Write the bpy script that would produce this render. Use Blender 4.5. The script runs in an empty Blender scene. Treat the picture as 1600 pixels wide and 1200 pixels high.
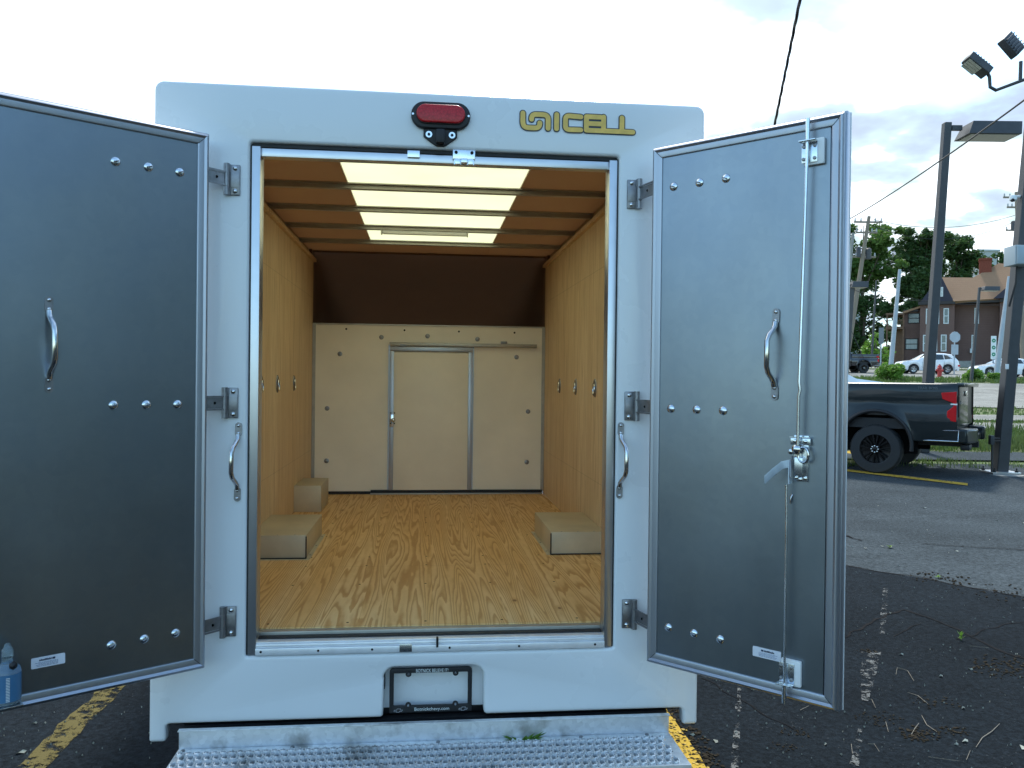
import bpy, bmesh, math, random
from math import sin, cos, pi, radians, sqrt
from mathutils import Vector, Matrix, noise as mnoise
random.seed(7)
S = bpy.context.scene
COL = S.collection

# ------------------------------------------------------------------ camera
F = 1284.8; YAW, PIT, ROL = .1057, -.0066, .0114
CAM = Vector((-.0425, -3.0634, 1.7011))
FWD = Vector((sin(YAW)*cos(PIT), cos(YAW)*cos(PIT), sin(PIT)))
R0 = Vector((cos(YAW), -sin(YAW), 0)); U0 = R0.cross(FWD)
RT = cos(ROL)*R0 + sin(ROL)*U0; UP = -sin(ROL)*R0 + cos(ROL)*U0
cd = bpy.data.cameras.new('camera'); cam = bpy.data.objects.new('camera', cd); COL.objects.link(cam)
cd.sensor_width = 36; cd.lens = F/1600*36; cd.clip_start = .05; cd.clip_end = 3000
m = Matrix((RT, UP, -FWD)).transposed().to_4x4(); m.translation = CAM
cam.matrix_world = m
S.camera = cam
S.view_settings.view_transform = 'Standard'; S.view_settings.look = 'None'
S.view_settings.exposure = 1.57; S.view_settings.gamma = 1
S.render.resolution_x = 1024; S.render.resolution_y = 768
S.cycles.max_bounces = 10; S.cycles.transparent_max_bounces = 12; S.cycles.diffuse_bounces = 6

# ------------------------------------------------------------------ world
SUN_AZ, SUN_EL = radians(14), radians(54)      # azimuth from +Y towards +X
w = bpy.data.worlds.new('World'); S.world = w; w.use_nodes = True
nt = w.node_tree; nt.nodes.clear()
def wn(t, **k):
    n = nt.nodes.new(t)
    for a, b in k.items(): setattr(n, a, b)
    return n
wl = nt.links.new
out = wn('ShaderNodeOutputWorld'); bg = wn('ShaderNodeBackground'); bg.inputs[1].default_value = .12
sky = wn('ShaderNodeTexSky', sky_type='NISHITA', sun_disc=False)
sky.sun_elevation = SUN_EL; sky.sun_rotation = SUN_AZ; sky.ozone_density = 2.2; sky.dust_density = .6
tc = wn('ShaderNodeTexCoord'); sep = wn('ShaderNodeSeparateXYZ'); wl(tc.outputs['Generated'], sep.inputs[0])
def wmath(op, a, b=None, clamp=False):
    n = wn('ShaderNodeMath', operation=op, use_clamp=clamp)
    for i, v in enumerate((a, b)):
        if v is None: continue
        if isinstance(v, (int, float)): n.inputs[i].default_value = v
        else: wl(v, n.inputs[i])
    return n.outputs[0]
# cloud deck: direction projected onto a flat layer
den = wmath('ADD', wmath('MAXIMUM', sep.outputs[2], 0.0), .22)
cx = wmath('DIVIDE', sep.outputs[0], den); cy = wmath('DIVIDE', sep.outputs[1], den)
comb = wn('ShaderNodeCombineXYZ'); wl(cx, comb.inputs[0]); wl(cy, comb.inputs[1])
n1 = wn('ShaderNodeTexNoise'); n1.inputs['Scale'].default_value = 1.15; n1.inputs['Detail'].default_value = 8; n1.inputs['Roughness'].default_value = .55
n1.inputs['Distortion'].default_value = .25
wl(comb.outputs[0], n1.inputs['Vector'])
# coverage: thick cloud ahead of the truck, open blue sky behind the viewer
cov = wmath('MULTIPLY', sep.outputs[1], .24)
ms = wmath('ADD', n1.outputs[0], cov)
ramp = wn('ShaderNodeMapRange'); ramp.interpolation_type = 'SMOOTHSTEP'
ramp.inputs['From Min'].default_value = .50; ramp.inputs['From Max'].default_value = .66
wl(ms, ramp.inputs['Value'])
n2 = wn('ShaderNodeTexNoise'); n2.inputs['Scale'].default_value = 2.3; n2.inputs['Detail'].default_value = 5
mp = wn('ShaderNodeMapping'); mp.inputs['Location'].default_value = (3.3, 1.2, 0); wl(comb.outputs[0], mp.inputs[0]); wl(mp.outputs[0], n2.inputs['Vector'])
r2 = wn('ShaderNodeMapRange'); r2.interpolation_type = 'SMOOTHSTEP'; r2.inputs['From Min'].default_value = .42; r2.inputs['From Max'].default_value = .60; wl(n2.outputs[0], r2.inputs['Value'])
ccol = wn('ShaderNodeMix', data_type='RGBA'); ccol.inputs[6].default_value = (5.2, 5.6, 6.0, 1); ccol.inputs[7].default_value = (1.6, 2.15, 2.95, 1)
azr = wn('ShaderNodeMapRange'); azr.interpolation_type = 'SMOOTHSTEP'; azr.inputs['From Min'].default_value = .15; azr.inputs['From Max'].default_value = .5; wl(sep.outputs[0], azr.inputs['Value'])
crp = wn('ShaderNodeValToRGB'); ce = crp.color_ramp.elements; ce.new(.5)
for el, (p_, c_) in zip(ce, ((0, (5.2, 5.6, 6.0)), (.5, (2.3, 2.9, 3.05)), (1, (1.75, 2.1, 2.7)))): el.position = p_; el.color = (*[v/6 for v in c_], 1)
wl(wmath('MULTIPLY', r2.outputs[0], wmath('ADD', wmath('MULTIPLY', azr.outputs[0], .8), .2)), crp.inputs[0])
csc = wn('ShaderNodeMix', data_type='RGBA', blend_type='MULTIPLY'); csc.inputs[0].default_value = 1; csc.inputs[7].default_value = (6, 6, 6, 1); wl(crp.outputs[0], csc.inputs[6])
mixc = wn('ShaderNodeMix', data_type='RGBA'); wl(ramp.outputs[0], mixc.inputs[0])
sk2 = wn('ShaderNodeMix', data_type='RGBA', blend_type='MULTIPLY'); sk2.inputs[0].default_value = 1; wl(sky.outputs[0], sk2.inputs[6]); tint = wn('ShaderNodeMix', data_type='RGBA'); tint.inputs[6].default_value = (.76, .93, 1.02, 1); tint.inputs[7].default_value = (1.12, 1.22, 1.08, 1); tz = wn('ShaderNodeMapRange'); tz.inputs['From Max'].default_value = .45; wl(sep.outputs[2], tz.inputs['Value']); wl(tz.outputs[0], tint.inputs[0]); wl(tint.outputs[2], sk2.inputs[7])
wl(sk2.outputs[2], mixc.inputs[6]); wl(csc.outputs[2], mixc.inputs[7])
wl(mixc.outputs[2], bg.inputs[0]); wl(bg.outputs[0], out.inputs[0])

ld = bpy.data.lights.new('sun', 'SUN'); ld.energy = 1.7; ld.angle = radians(7); ld.color = (1, .97, .90)
sun = bpy.data.objects.new('sun', ld); COL.objects.link(sun)
sd = Vector((sin(SUN_AZ)*cos(SUN_EL), cos(SUN_AZ)*cos(SUN_EL), sin(SUN_EL)))
sun.rotation_euler = sd.to_track_quat('Z', 'Y').to_euler(); sun.location = sd*40

# ------------------------------------------------------------------ helpers
def T(s): # ground height as a function of distance along the view axis
    t = (s-11)/2
    return .044*2*(math.log1p(math.exp(t)) if t < 30 else t)
def sdist(x, y): return (x-CAM.x)*FWD.x + (y-CAM.y)*FWD.y
def gz(x, y): return T(sdist(x, y))
def W(px, py, dep): return CAM + (FWD + RT*((px-800)/F) + UP*((600-py)/F))*dep
def G(px, py):     # point of the ground seen at a pixel
    d = FWD + RT*((px-800)/F) + UP*((600-py)/F)
    lo, hi = .5, 400
    for _ in range(60):
        mid = (lo+hi)/2; p = CAM+d*mid
        if p.z > gz(p.x, p.y): lo = mid
        else: hi = mid
    p = CAM+d*lo; return Vector((p.x, p.y, gz(p.x, p.y)))
FH = Vector((FWD.x, FWD.y, 0)).normalized(); RH = Vector((R0.x, R0.y, 0)).normalized()

def tag(o, label=None, cat=None, group=None, kind=None):
    if label: o['label'] = label
    if cat: o['category'] = cat
    if group: o['group'] = group
    if kind: o['kind'] = kind
    return o
def empty(name, loc=(0, 0, 0), rz=0, label=None, cat=None, group=None, parent=None):
    o = bpy.data.objects.new(name, None); COL.objects.link(o); o.location = loc; o.rotation_euler = (0, 0, rz)
    o.empty_display_size = .1
    if parent: o.parent = parent
    return tag(o, label, cat, group)

SPLIT = {'door_jamb', 'attic_corner', 'gable', 'bed_side', 'bolt_hole', 'rivet', 'screw', 'screw_boss', 'led_panel', 'anchor_bolt', 'mount_tab', 'end_cap', 'hinge_bolt', 'bolt_head',
         'wheel_arch_trim', 'wheel_well', 'lug_nut', 'insulator', 'transformer', 'eave', 'door_seam', 'emblem', 'latch_keeper', 'rod_tip', 'lock_rod', 'window_band', 'mitre_joint', 'frame_rail'}
class B:
    def __init__(s): s.bm = bmesh.new()
    def _f(s, vs):
        try: return s.bm.faces.new(vs)
        except ValueError: return None
    def box(s, x0, x1, y0, y1, z0, z1, bev=0, M=None):
        t = bmesh.new(); bmesh.ops.create_cube(t, size=1)
        bmesh.ops.scale(t, verts=t.verts, vec=(x1-x0, y1-y0, z1-z0))
        bmesh.ops.translate(t, verts=t.verts, vec=((x0+x1)/2, (y0+y1)/2, (z0+z1)/2))
        if bev: bmesh.ops.bevel(t, geom=t.edges[:], offset=bev, segments=2, affect='EDGES', profile=.6)
        if M: t.transform(M)
        s._merge(t); return s
    def _merge(s, t):
        me = bpy.data.meshes.new('tmp'); t.to_mesh(me); t.free(); s.bm.from_mesh(me); bpy.data.meshes.remove(me)
    def cyl(s, p0, p1, r0, r1=None, n=16, caps=True):
        return s.tube([p0, p1], [r0, r0 if r1 is None else r1], n, caps)
    def tube(s, pts, rad, n=10, caps=True, flat=1.0):
        pts = [Vector(p) for p in pts]
        if isinstance(rad, (int, float)): rad = [rad]*len(pts)
        rings = []; prev = None
        for i, p in enumerate(pts):
            if i == 0: d = pts[1]-p
            elif i == len(pts)-1: d = p-pts[i-1]
            else: d = (pts[i+1]-p).normalized()+(p-pts[i-1]).normalized()
            d.normalize()
            if prev is None:
                a = Vector((0, 0, 1)) if abs(d.z) < .9 else Vector((0, 1, 0))
                u = d.cross(a).normalized()
            else:
                u = (prev-d*prev.dot(d)).normalized()
            prev = u; v = d.cross(u)
            rings.append([s.bm.verts.new(p+(u*cos(2*pi*k/n)+v*flat*sin(2*pi*k/n))*rad[i]) for k in range(n)])
        for a, b in zip(rings, rings[1:]):
            for k in range(n): s._f((a[k], a[(k+1) % n], b[(k+1) % n], b[k]))
        if caps: s._f(rings[0][::-1]); s._f(rings[-1])
        return s
    def prism(s, poly, axis, a, b):
        """poly: 2D points; axis: which axis is extruded ('x','y','z')"""
        def P(u, v, w):
            return {'x': (w, u, v), 'y': (u, w, v), 'z': (u, v, w)}[axis]
        A = [s.bm.verts.new(P(u, v, a)) for u, v in poly]; Bv = [s.bm.verts.new(P(u, v, b)) for u, v in poly]
        n = len(poly); s._f(A); s._f(Bv[::-1])
        for k in range(n): s._f((A[k], Bv[k], Bv[(k+1) % n], A[(k+1) % n]))
        return s
    def poly(s, pts): s._f([s.bm.verts.new(p) for p in pts]); return s
    def lathe(s, c, prof, n=24, axis='z', caps=(1, 1)):
        """prof: (r, h) pairs round the axis through c"""
        rings = []
        for r, h in prof:
            ring = []
            for k in range(n):
                a = 2*pi*k/n
                q = {'z': (r*cos(a), r*sin(a), h), 'y': (r*cos(a), h, r*sin(a)), 'x': (h, r*cos(a), r*sin(a))}[axis]
                ring.append(s.bm.verts.new(Vector(c)+Vector(q)))
            rings.append(ring)
        for a, b in zip(rings, rings[1:]):
            for k in range(n): s._f((a[k], a[(k+1) % n], b[(k+1) % n], b[k]))
        if caps[0]: s._f(rings[0][::-1])
        if caps[1]: s._f(rings[-1])
        return s
    def grid(s, rows):
        V = [[s.bm.verts.new(p) for p in r] for r in rows]
        for a, b in zip(V, V[1:]):
            for k in range(len(a)-1): s._f((a[k], a[k+1], b[k+1], b[k]))
        return s
    def build(s, name, mat, parent=None, smooth=40, M=None, bevel=0, recalc=True, loc=None, rz=0, one=False):
        bm = s.bm
        if name in SPLIT and not one:
            seen = {}; k = 0; bm.verts.ensure_lookup_table(); bm.verts.index_update()
            for v0 in bm.verts:
                if v0.index in seen: continue
                st_ = [v0]; seen[v0.index] = k
                while st_:
                    v = st_.pop()
                    for e_ in v.link_edges:
                        w_ = e_.other_vert(v)
                        if w_.index not in seen: seen[w_.index] = k; st_.append(w_)
                k += 1
            if k > 1:
                o = None
                for i in range(k):
                    q = B(); q.bm.free(); q.bm = bm.copy(); q.bm.verts.ensure_lookup_table()
                    bmesh.ops.delete(q.bm, geom=[v for j, v in enumerate(q.bm.verts) if seen[j] != i], context='VERTS')
                    o = q.build(name, mat, parent, smooth, M, bevel, recalc, loc, rz, True)
                bm.free(); return o
        if M is not None: bm.transform(M)
        if recalc: bmesh.ops.recalc_face_normals(bm, faces=bm.faces[:])
        if smooth:
            th = radians(smooth)
            for f in bm.faces: f.smooth = True
            for e in bm.edges:
                if len(e.link_faces) == 2 and e.calc_face_angle(0) > th: e.smooth = False
        me = bpy.data.meshes.new(name); bm.to_mesh(me); bm.free()
        o = bpy.data.objects.new(name, me); COL.objects.link(o)
        if mat: me.materials.append(mat)
        if parent: o.parent = parent
        if loc is not None: o.location = loc
        o.rotation_euler.z = rz
        if bevel:
            md = o.modifiers.new('bevel', 'BEVEL'); md.width = bevel; md.segments = 3; md.limit_method = 'ANGLE'; md.angle_limit = radians(50)
        return o
def copy_tree(o, parent=None):
    c = o.copy(); COL.objects.link(c)
    if parent: c.parent = parent
    for ch in [x for x in bpy.data.objects if x.parent == o]: copy_tree(ch, c)
    return c
def curve_mesh(cu, M=None):
    o = bpy.data.objects.new('tmp', cu); COL.objects.link(o)
    dg = bpy.context.evaluated_depsgraph_get(); dg.update()
    me = bpy.data.meshes.new_from_object(o.evaluated_get(dg)); bpy.data.objects.remove(o)
    b = B(); b.bm.from_mesh(me); bpy.data.meshes.remove(me)
    bmesh.ops.remove_doubles(b.bm, verts=b.bm.verts, dist=1e-6)
    if M is not None: b.bm.transform(M)
    return b
XZ = Matrix.Rotation(pi/2, 4, 'X')      # curve plane (x,y) -> (x,z), extrusion along y
def plate(loops, thick, bev=0, y=0):
    """flat plate in the x-z plane with holes; front face at y, back at y+thick"""
    cu = bpy.data.curves.new('c', 'CURVE'); cu.dimensions = '2D'; cu.fill_mode = 'BOTH'
    cu.extrude = thick/2-bev; cu.bevel_depth = bev; cu.bevel_resolution = 2; cu.offset = -bev
    for L in loops:
        sp = cu.splines.new('POLY'); sp.points.add(len(L)-1)
        for p, q in zip(sp.points, L): p.co = (q[0], q[1], 0, 1)
        sp.use_cyclic_u = True
    return curve_mesh(cu, Matrix.Translation((0, y+thick/2, 0)) @ XZ)
def text(body, size, x, z, y, depth=.0006, align='CENTER', sx=1, shear=0):
    cu = bpy.data.curves.new('t', 'FONT'); cu.body = body; cu.size = size; cu.extrude = depth/2; cu.align_x = align; cu.shear = shear
    return curve_mesh(cu, Matrix.Translation((x, y, z)) @ XZ @ Matrix.Diagonal((sx, 1, 1, 1)))
def rrect(x0, x1, z0, z1, r, n=6):
    rr = r if isinstance(r, (tuple, list)) else (r,)*4      # bl, br, tr, tl
    P = []
    for (cx_, cz_, a0, q) in ((x0+rr[0], z0+rr[0], pi, rr[0]), (x1-rr[1], z0+rr[1], 1.5*pi, rr[1]), (x1-rr[2], z1-rr[2], 0, rr[2]), (x0+rr[3], z1-rr[3], .5*pi, rr[3])):
        for k in range(n+1): a = a0+.5*pi*k/n; P.append((cx_+q*cos(a), cz_+q*sin(a)))
    return P

# ------------------------------------------------------------------ materials
class NT:
    def __init__(s, name):
        s.m = bpy.data.materials.new(name); s.m.use_nodes = True; s.t = s.m.node_tree
        s.p = s.t.nodes['Principled BSDF']; s.co = None
    def n(s, t, **k):
        x = s.t.nodes.new(t)
        for a, b in k.items(): setattr(x, a, b)
        return x
    def l(s, a, b): s.t.links.new(a, b)
    def set(s, i, v):
        if isinstance(v, (int, float, tuple)):
            i.default_value = v if not (isinstance(v, tuple) and len(v) == 3 and i.type == 'RGBA') else (*v, 1)
        else: s.l(v, i)
    def coord(s, scale=(1, 1, 1), loc=(0, 0, 0), rot=(0, 0, 0)):
        c = s.n('ShaderNodeTexCoord'); mpp = s.n('ShaderNodeMapping'); mpp.inputs['Scale'].default_value = scale
        mpp.inputs['Location'].default_value = loc; mpp.inputs['Rotation'].default_value = rot
        s.l(c.outputs['Object'], mpp.inputs[0]); return mpp.outputs[0]
    def noise(s, scale, detail=4, vec=None, rough=.55, dist=0, sc=(1, 1, 1), loc=(0, 0, 0)):
        x = s.n('ShaderNodeTexNoise'); x.inputs['Scale'].default_value = scale; x.inputs['Detail'].default_value = detail
        x.inputs['Roughness'].default_value = rough; x.inputs['Distortion'].default_value = dist
        s.l(vec if vec is not None else s.coord(sc, loc), x.inputs['Vector']); return x.outputs[0]
    def ramp(s, v, stops, interp='LINEAR'):
        x = s.n('ShaderNodeValToRGB'); x.color_ramp.interpolation = interp; e = x.color_ramp.elements
        while len(e) < len(stops): e.new(.5)
        for el, (p, c) in zip(e, stops):
            el.position = p; el.color = (c, c, c, 1) if isinstance(c, (int, float)) else (*c, 1)
        s.l(v, x.inputs[0]); return x.outputs[0]
    def mix(s, f, a, b, mode='MIX'):
        x = s.n('ShaderNodeMix', data_type='RGBA', blend_type=mode)
        s.set(x.inputs[0], f); s.set(x.inputs[6], a); s.set(x.inputs[7], b); return x.outputs[2]
    def math(s, op, a, b=0.0, clamp=False):
        x = s.n('ShaderNodeMath', operation=op, use_clamp=clamp); s.set(x.inputs[0], a); s.set(x.inputs[1], b); return x.outputs[0]
    def bump(s, h, strength=.3, dist=.01):
        x = s.n('ShaderNodeBump'); x.inputs['Strength'].default_value = strength; x.inputs['Distance'].default_value = dist
        s.l(h, x.inputs['Height']); s.l(x.outputs[0], s.p.inputs['Normal'])
    def P(s, **k):
        nm = dict(col='Base Color', rough='Roughness', metal='Metallic', spec='Specular IOR Level', coat='Coat Weight', trans='Transmission Weight', alpha='Alpha', emit='Emission Color', es='Emission Strength', coatr='Coat Roughness', ior='IOR', aniso='Anisotropic')
        for a, b in k.items(): s.set(s.p.inputs[nm[a]], b)
        return s
def simple(name, col, rough=.5, metal=0, var=.12, scale=12, bump=0, sc=(1, 1, 1), **k):
    if rough > .85: k.setdefault('spec', .08)
    t = NT(name); nz = t.noise(scale, 5, sc=sc)
    c = t.mix(t.ramp(nz, [(.3, 0), (.7, 1)]), tuple(x*(1-var) for x in col), tuple(min(1, x*(1+var)) for x in col))
    t.P(col=c, metal=metal, **k)
    t.set(t.p.inputs['Roughness'], t.math('ADD', t.math('MULTIPLY', nz, rough*.35), rough*.82))
    if bump: t.bump(nz, bump, .005)
    return t.m

# white gelcoat with a faint orange-peel
t = NT('white_gelcoat'); nz = t.noise(2.2, 5); n3 = t.noise(60, 2)
t.P(col=t.mix(nz, (.74, .76, .77), (.80, .81, .81)), rough=t.math('ADD', t.math('MULTIPLY', nz, .12), .22), coat=.25, coatr=.12)
t.bump(t.noise(3.0, 2), .06, .02); M_white = t.m
# galvanised sheet inside the doors: spangle, soft streaks, smudges
t = NT('galvanised_sheet'); sp = t.n('ShaderNodeTexVoronoi'); sp.inputs['Scale'].default_value = 42; t.l(t.coord((1, 1, 1)), sp.inputs['Vector'])
st = t.noise(4, 4, sc=(1.5, 1.5, .5)); sm = t.noise(2.4, 5, loc=(2, 1, 0))
sc_ = t.ramp(t.noise(1.5, 3, sc=(30, 30, 1.2), loc=(0, 0, 4)), [(.70, 0), (.76, 1)])
c = t.mix(t.math('MULTIPLY', sp.outputs['Color'], .22), (.28, .31, .335), (.38, .41, .43))
c = t.mix(t.ramp(t.noise(1.1, 6, loc=(5, 3, 2), rough=.6), [(.36, .0), (.64, .55)]), c, (.21, .26, .325))  # bluish cloudy reflections painted into the base colour
c = t.mix(t.ramp(st, [(.35, 0), (.7, .35)]), c, (.20, .24, .29))
t.P(col=c, metal=1, rough=t.math('ADD', t.math('MULTIPLY', sm, .16), .27)); t.bump(t.math('ADD', t.math('MULTIPLY', sm, 1.0), t.math('MULTIPLY', sp.outputs['Color'], .02)), .09, .02)
M_galv = t.m
t = NT('aluminium_trim'); st = t.noise(30, 5, sc=(1, 1, .05)); t.P(col=t.mix(st, (.36, .38, .43), (.44, .46, .50)), metal=.9, rough=.38); t.bump(st, .04, .002); M_alu = t.m
t = NT('bright_aluminium'); st = t.noise(20, 5, sc=(1, 1, 1)); t.P(col=t.mix(st, (.50, .51, .53), (.60, .60, .62)), metal=.9, rough=.30); M_alub = t.m
t = NT('galvanised_step'); sp = t.n('ShaderNodeTexVoronoi'); sp.inputs['Scale'].default_value = 60; t.l(t.coord(), sp.inputs['Vector'])
d1 = t.ramp(t.noise(7, 6), [(.55, 0), (.75, 1)])
t.P(col=t.mix(d1, t.mix(sp.outputs['Color'], (.66, .68, .7), (.82, .84, .86)), (.26, .25, .23)), metal=.8, rough=.5); t.bump(t.noise(50, 3), .08, .003); M_step = t.m
M_sill = simple('pale_threshold_metal', (.84, .85, .87), .4, .45, .05, 20)
M_steel = simple('hinge_steel', (.27, .27, .28), .42, .9, .2, 40, .1)
M_chrome = simple('polished_steel', (.62, .62, .62), .16, 1, .05, 30)
M_zinc = simple('zinc_plated', (.66, .70, .74), .25, 1, .08, 30)
M_lever = simple('bright_zinc_lever', (.55, .62, .68), .4, .3, .08, 30)
M_nylon = simple('white_nylon', (.80, .81, .80), .4, 0, .03, 10)
M_black = simple('black_plastic', (.008, .008, .010), .55, 0, .2, 20)
M_rubber = simple('black_rubber', (.016, .016, .017), .75, 0, .2, 30, .1)
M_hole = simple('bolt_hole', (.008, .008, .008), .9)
M_sticker = simple('sticker_paper', (.74, .75, .80), .4, 0, .03, 10)
M_ink = simple('sticker_ink', (.05, .06, .10), .5)
M_inkl = simple('sticker_fine_print', (.30, .34, .44), .5)
M_gold = simple('gold_vinyl', (.80, .50, .10), .4, 0, .14, 25)
M_goldk = simple('black_vinyl', (.018, .022, .03), .35)
M_silver = simple('silver_print', (.55, .56, .58), .4)
t = NT('red_lens'); wv = t.n('ShaderNodeTexVoronoi'); wv.inputs['Scale'].default_value = 130; t.l(t.coord(), wv.inputs['Vector'])
t.P(col=t.mix(wv.outputs['Distance'], (.62, .02, .03), (.34, .006, .01)), rough=.3, spec=.3, coat=.12); t.bump(wv.outputs['Distance'], .25, .002); M_red = t.m

def plywood(name, grain_axis, c_dark, c_mid, c_light, strips=.305, freq=13, contrast=1.0, across='x', gscale=.42, knots=True):
    """rotary-cut fir: contour lines of a stretched height field, per veneer strip"""
    t = NT(name); co = t.n('ShaderNodeTexCoord'); sp = t.n('ShaderNodeSeparateXYZ'); t.l(co.outputs['Object'], sp.inputs[0])
    ax = {'x': 0, 'y': 1, 'z': 2}; A = sp.outputs[ax[across]]; L = sp.outputs[ax[grain_axis]]
    wob = t.math('MULTIPLY', t.math('SUBTRACT', t.noise(1.3, 2), .5), .0)
    sid = t.math('FLOOR', t.math('DIVIDE', A, strips)); wn_ = t.n('ShaderNodeTexWhiteNoise', noise_dimensions='1D'); t.l(sid, wn_.inputs['W'])
    cb = t.n('ShaderNodeCombineXYZ'); t.l(t.math('MULTIPLY', A, 8.2), cb.inputs[0]); t.l(t.math('MULTIPLY', L, gscale*.80), cb.inputs[1]); t.l(t.math('MULTIPLY', wn_.outputs[0], 17.0), cb.inputs[2])
    h = t.n('ShaderNodeTexNoise'); h.inputs['Scale'].default_value = 1.25; h.inputs['Detail'].default_value = 1.6; h.inputs['Roughness'].default_value = .35; h.inputs['Distortion'].default_value = .12
    t.l(cb.outputs[0], h.inputs['Vector'])
    cb2 = t.n('ShaderNodeCombineXYZ'); t.l(t.math('MULTIPLY', A, 46), cb2.inputs[0]); t.l(t.math('MULTIPLY', L, 7), cb2.inputs[1])
    fine = t.n('ShaderNodeTexNoise'); fine.inputs['Scale'].default_value = 1; fine.inputs['Detail'].default_value = 5; t.l(cb2.outputs[0], fine.inputs['Vector'])
    v = t.math('ADD', t.math('MULTIPLY', h.outputs[0], freq), t.math('MULTIPLY', fine.outputs[0], .55))
    fr = t.math('FRACT', v)
    line = t.ramp(fr, [(0, 0), (.45, .18), (.78, 1), (.93, .85), (1, 0)])
    big = t.ramp(h.outputs[0], [(.35, 0), (.65, 1)])
    base = t.mix(big, c_light, c_mid)
    base = t.mix(t.math('MULTIPLY', wn_.outputs[0], .35), base, c_mid)
    c = t.mix(t.math('MULTIPLY', line, contrast), base, c_dark)
    if knots:
        cb3 = t.n('ShaderNodeCombineXYZ'); t.l(t.math('MULTIPLY', A, 5.5), cb3.inputs[0]); t.l(t.math('MULTIPLY', L, 2.6), cb3.inputs[1])
        vo = t.n('ShaderNodeTexVoronoi'); vo.inputs['Scale'].default_value = 1; t.l(cb3.outputs[0], vo.inputs['Vector'])
        dd = t.math('ADD', vo.outputs['Distance'], t.math('MULTIPLY', fine.outputs[0], .10))
        c = t.mix(t.ramp(dd, [(.085, 1), (.105, 0)]), c, (.07, .028, .012))
        c = t.mix(t.math('MULTIPLY', t.ramp(dd, [(.09, .6), (.22, 0)]), .8), c, c_dark)
    fs = t.math('FRACT', t.math('DIVIDE', t.math('ADD', L, .11), 1.22)); c = t.mix(t.ramp(fs, [(0, .5), (.0016, .5), (.0026, 0)]), c, tuple(x*.35 for x in c_dark))
    c = t.mix(t.math('MULTIPLY', t.ramp(t.noise(1.7, 6, rough=.65), [(.4, 0), (.68, 1)]), .22), c, c_dark)
    # strip joints
    fj = t.math('FRACT', t.math('DIVIDE', A, strips)); c = t.mix(t.ramp(fj, [(0, .35), (.006, .35), (.012, 0)]), c, c_dark)
    c = t.mix(t.math('MULTIPLY', t.ramp(fine.outputs[0], [(.45, 0), (.75, 1)]), .22), c, c_dark)
    t.P(col=c, rough=.55, spec=.35); t.bump(t.math('ADD', fr, fine.outputs[0]), .12, .001)
    return t.m
M_floor = plywood('fir_plywood_floor', 'y', (.48, .22, .06), (.80, .51, .21), (.86, .61, .30), .29, 22, .78)
M_wall = plywood('plywood_lining', 'z', (.50, .33, .17), (.77, .57, .35), (.83, .65, .43), .42, 13, .60, across='y', gscale=.22, knots=False)
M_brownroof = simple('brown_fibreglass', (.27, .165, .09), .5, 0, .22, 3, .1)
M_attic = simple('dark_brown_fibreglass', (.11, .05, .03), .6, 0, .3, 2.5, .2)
M_cream = simple('cream_panel', (.87, .81, .70), .42, 0, .05, 3)
M_boxg = simple('wheel_box_metal', (.56, .48, .34), .45, .15, .12, 5)
M_beam = simple('roof_beam_metal', (.42, .40, .36), .42, .6, .1, 15)
t = NT('translucent_roof'); tr = t.n('ShaderNodeBsdfTranslucent'); df = t.n('ShaderNodeBsdfDiffuse'); mx = t.n('ShaderNodeMixShader')
cc = t.mix(t.noise(2.5, 5), (.78, .76, .56), (.86, .84, .66)); t.l(cc, tr.inputs[0]); t.l(cc, df.inputs[0]); mx.inputs[0].default_value = .12
t.l(tr.outputs[0], mx.inputs[1]); t.l(df.outputs[0], mx.inputs[2]); t.l(mx.outputs[0], t.t.nodes['Material Output'].inputs[0]); M_sky = t.m
def transl(name, c0, c1, tcol, f):
    t = NT(name); cc = t.mix(t.noise(2.2, 5), c0, c1); t.P(col=cc, rough=.5); tr = t.n('ShaderNodeBsdfTranslucent'); tr.inputs[0].default_value = (*tcol, 1); mx = t.n('ShaderNodeMixShader'); mx.inputs[0].default_value = f
    t.l(t.p.outputs[0], mx.inputs[1]); t.l(tr.outputs[0], mx.inputs[2]); t.l(mx.outputs[0], t.t.nodes['Material Output'].inputs[0]); return t.m
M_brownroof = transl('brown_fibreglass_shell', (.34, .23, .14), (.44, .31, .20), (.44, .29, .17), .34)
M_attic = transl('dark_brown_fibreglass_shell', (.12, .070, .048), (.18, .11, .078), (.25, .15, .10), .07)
M_nose = transl('white_fibreglass_nose', (.76, .77, .78), (.80, .80, .80), (.75, .68, .55), .45)
t = NT('clear_plastic'); t.P(col=(.75, .9, .95), rough=.08, trans=.85, ior=1.3); M_clear = t.m
M_blue = simple('blue_label', (.05, .16, .30), .4)

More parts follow.
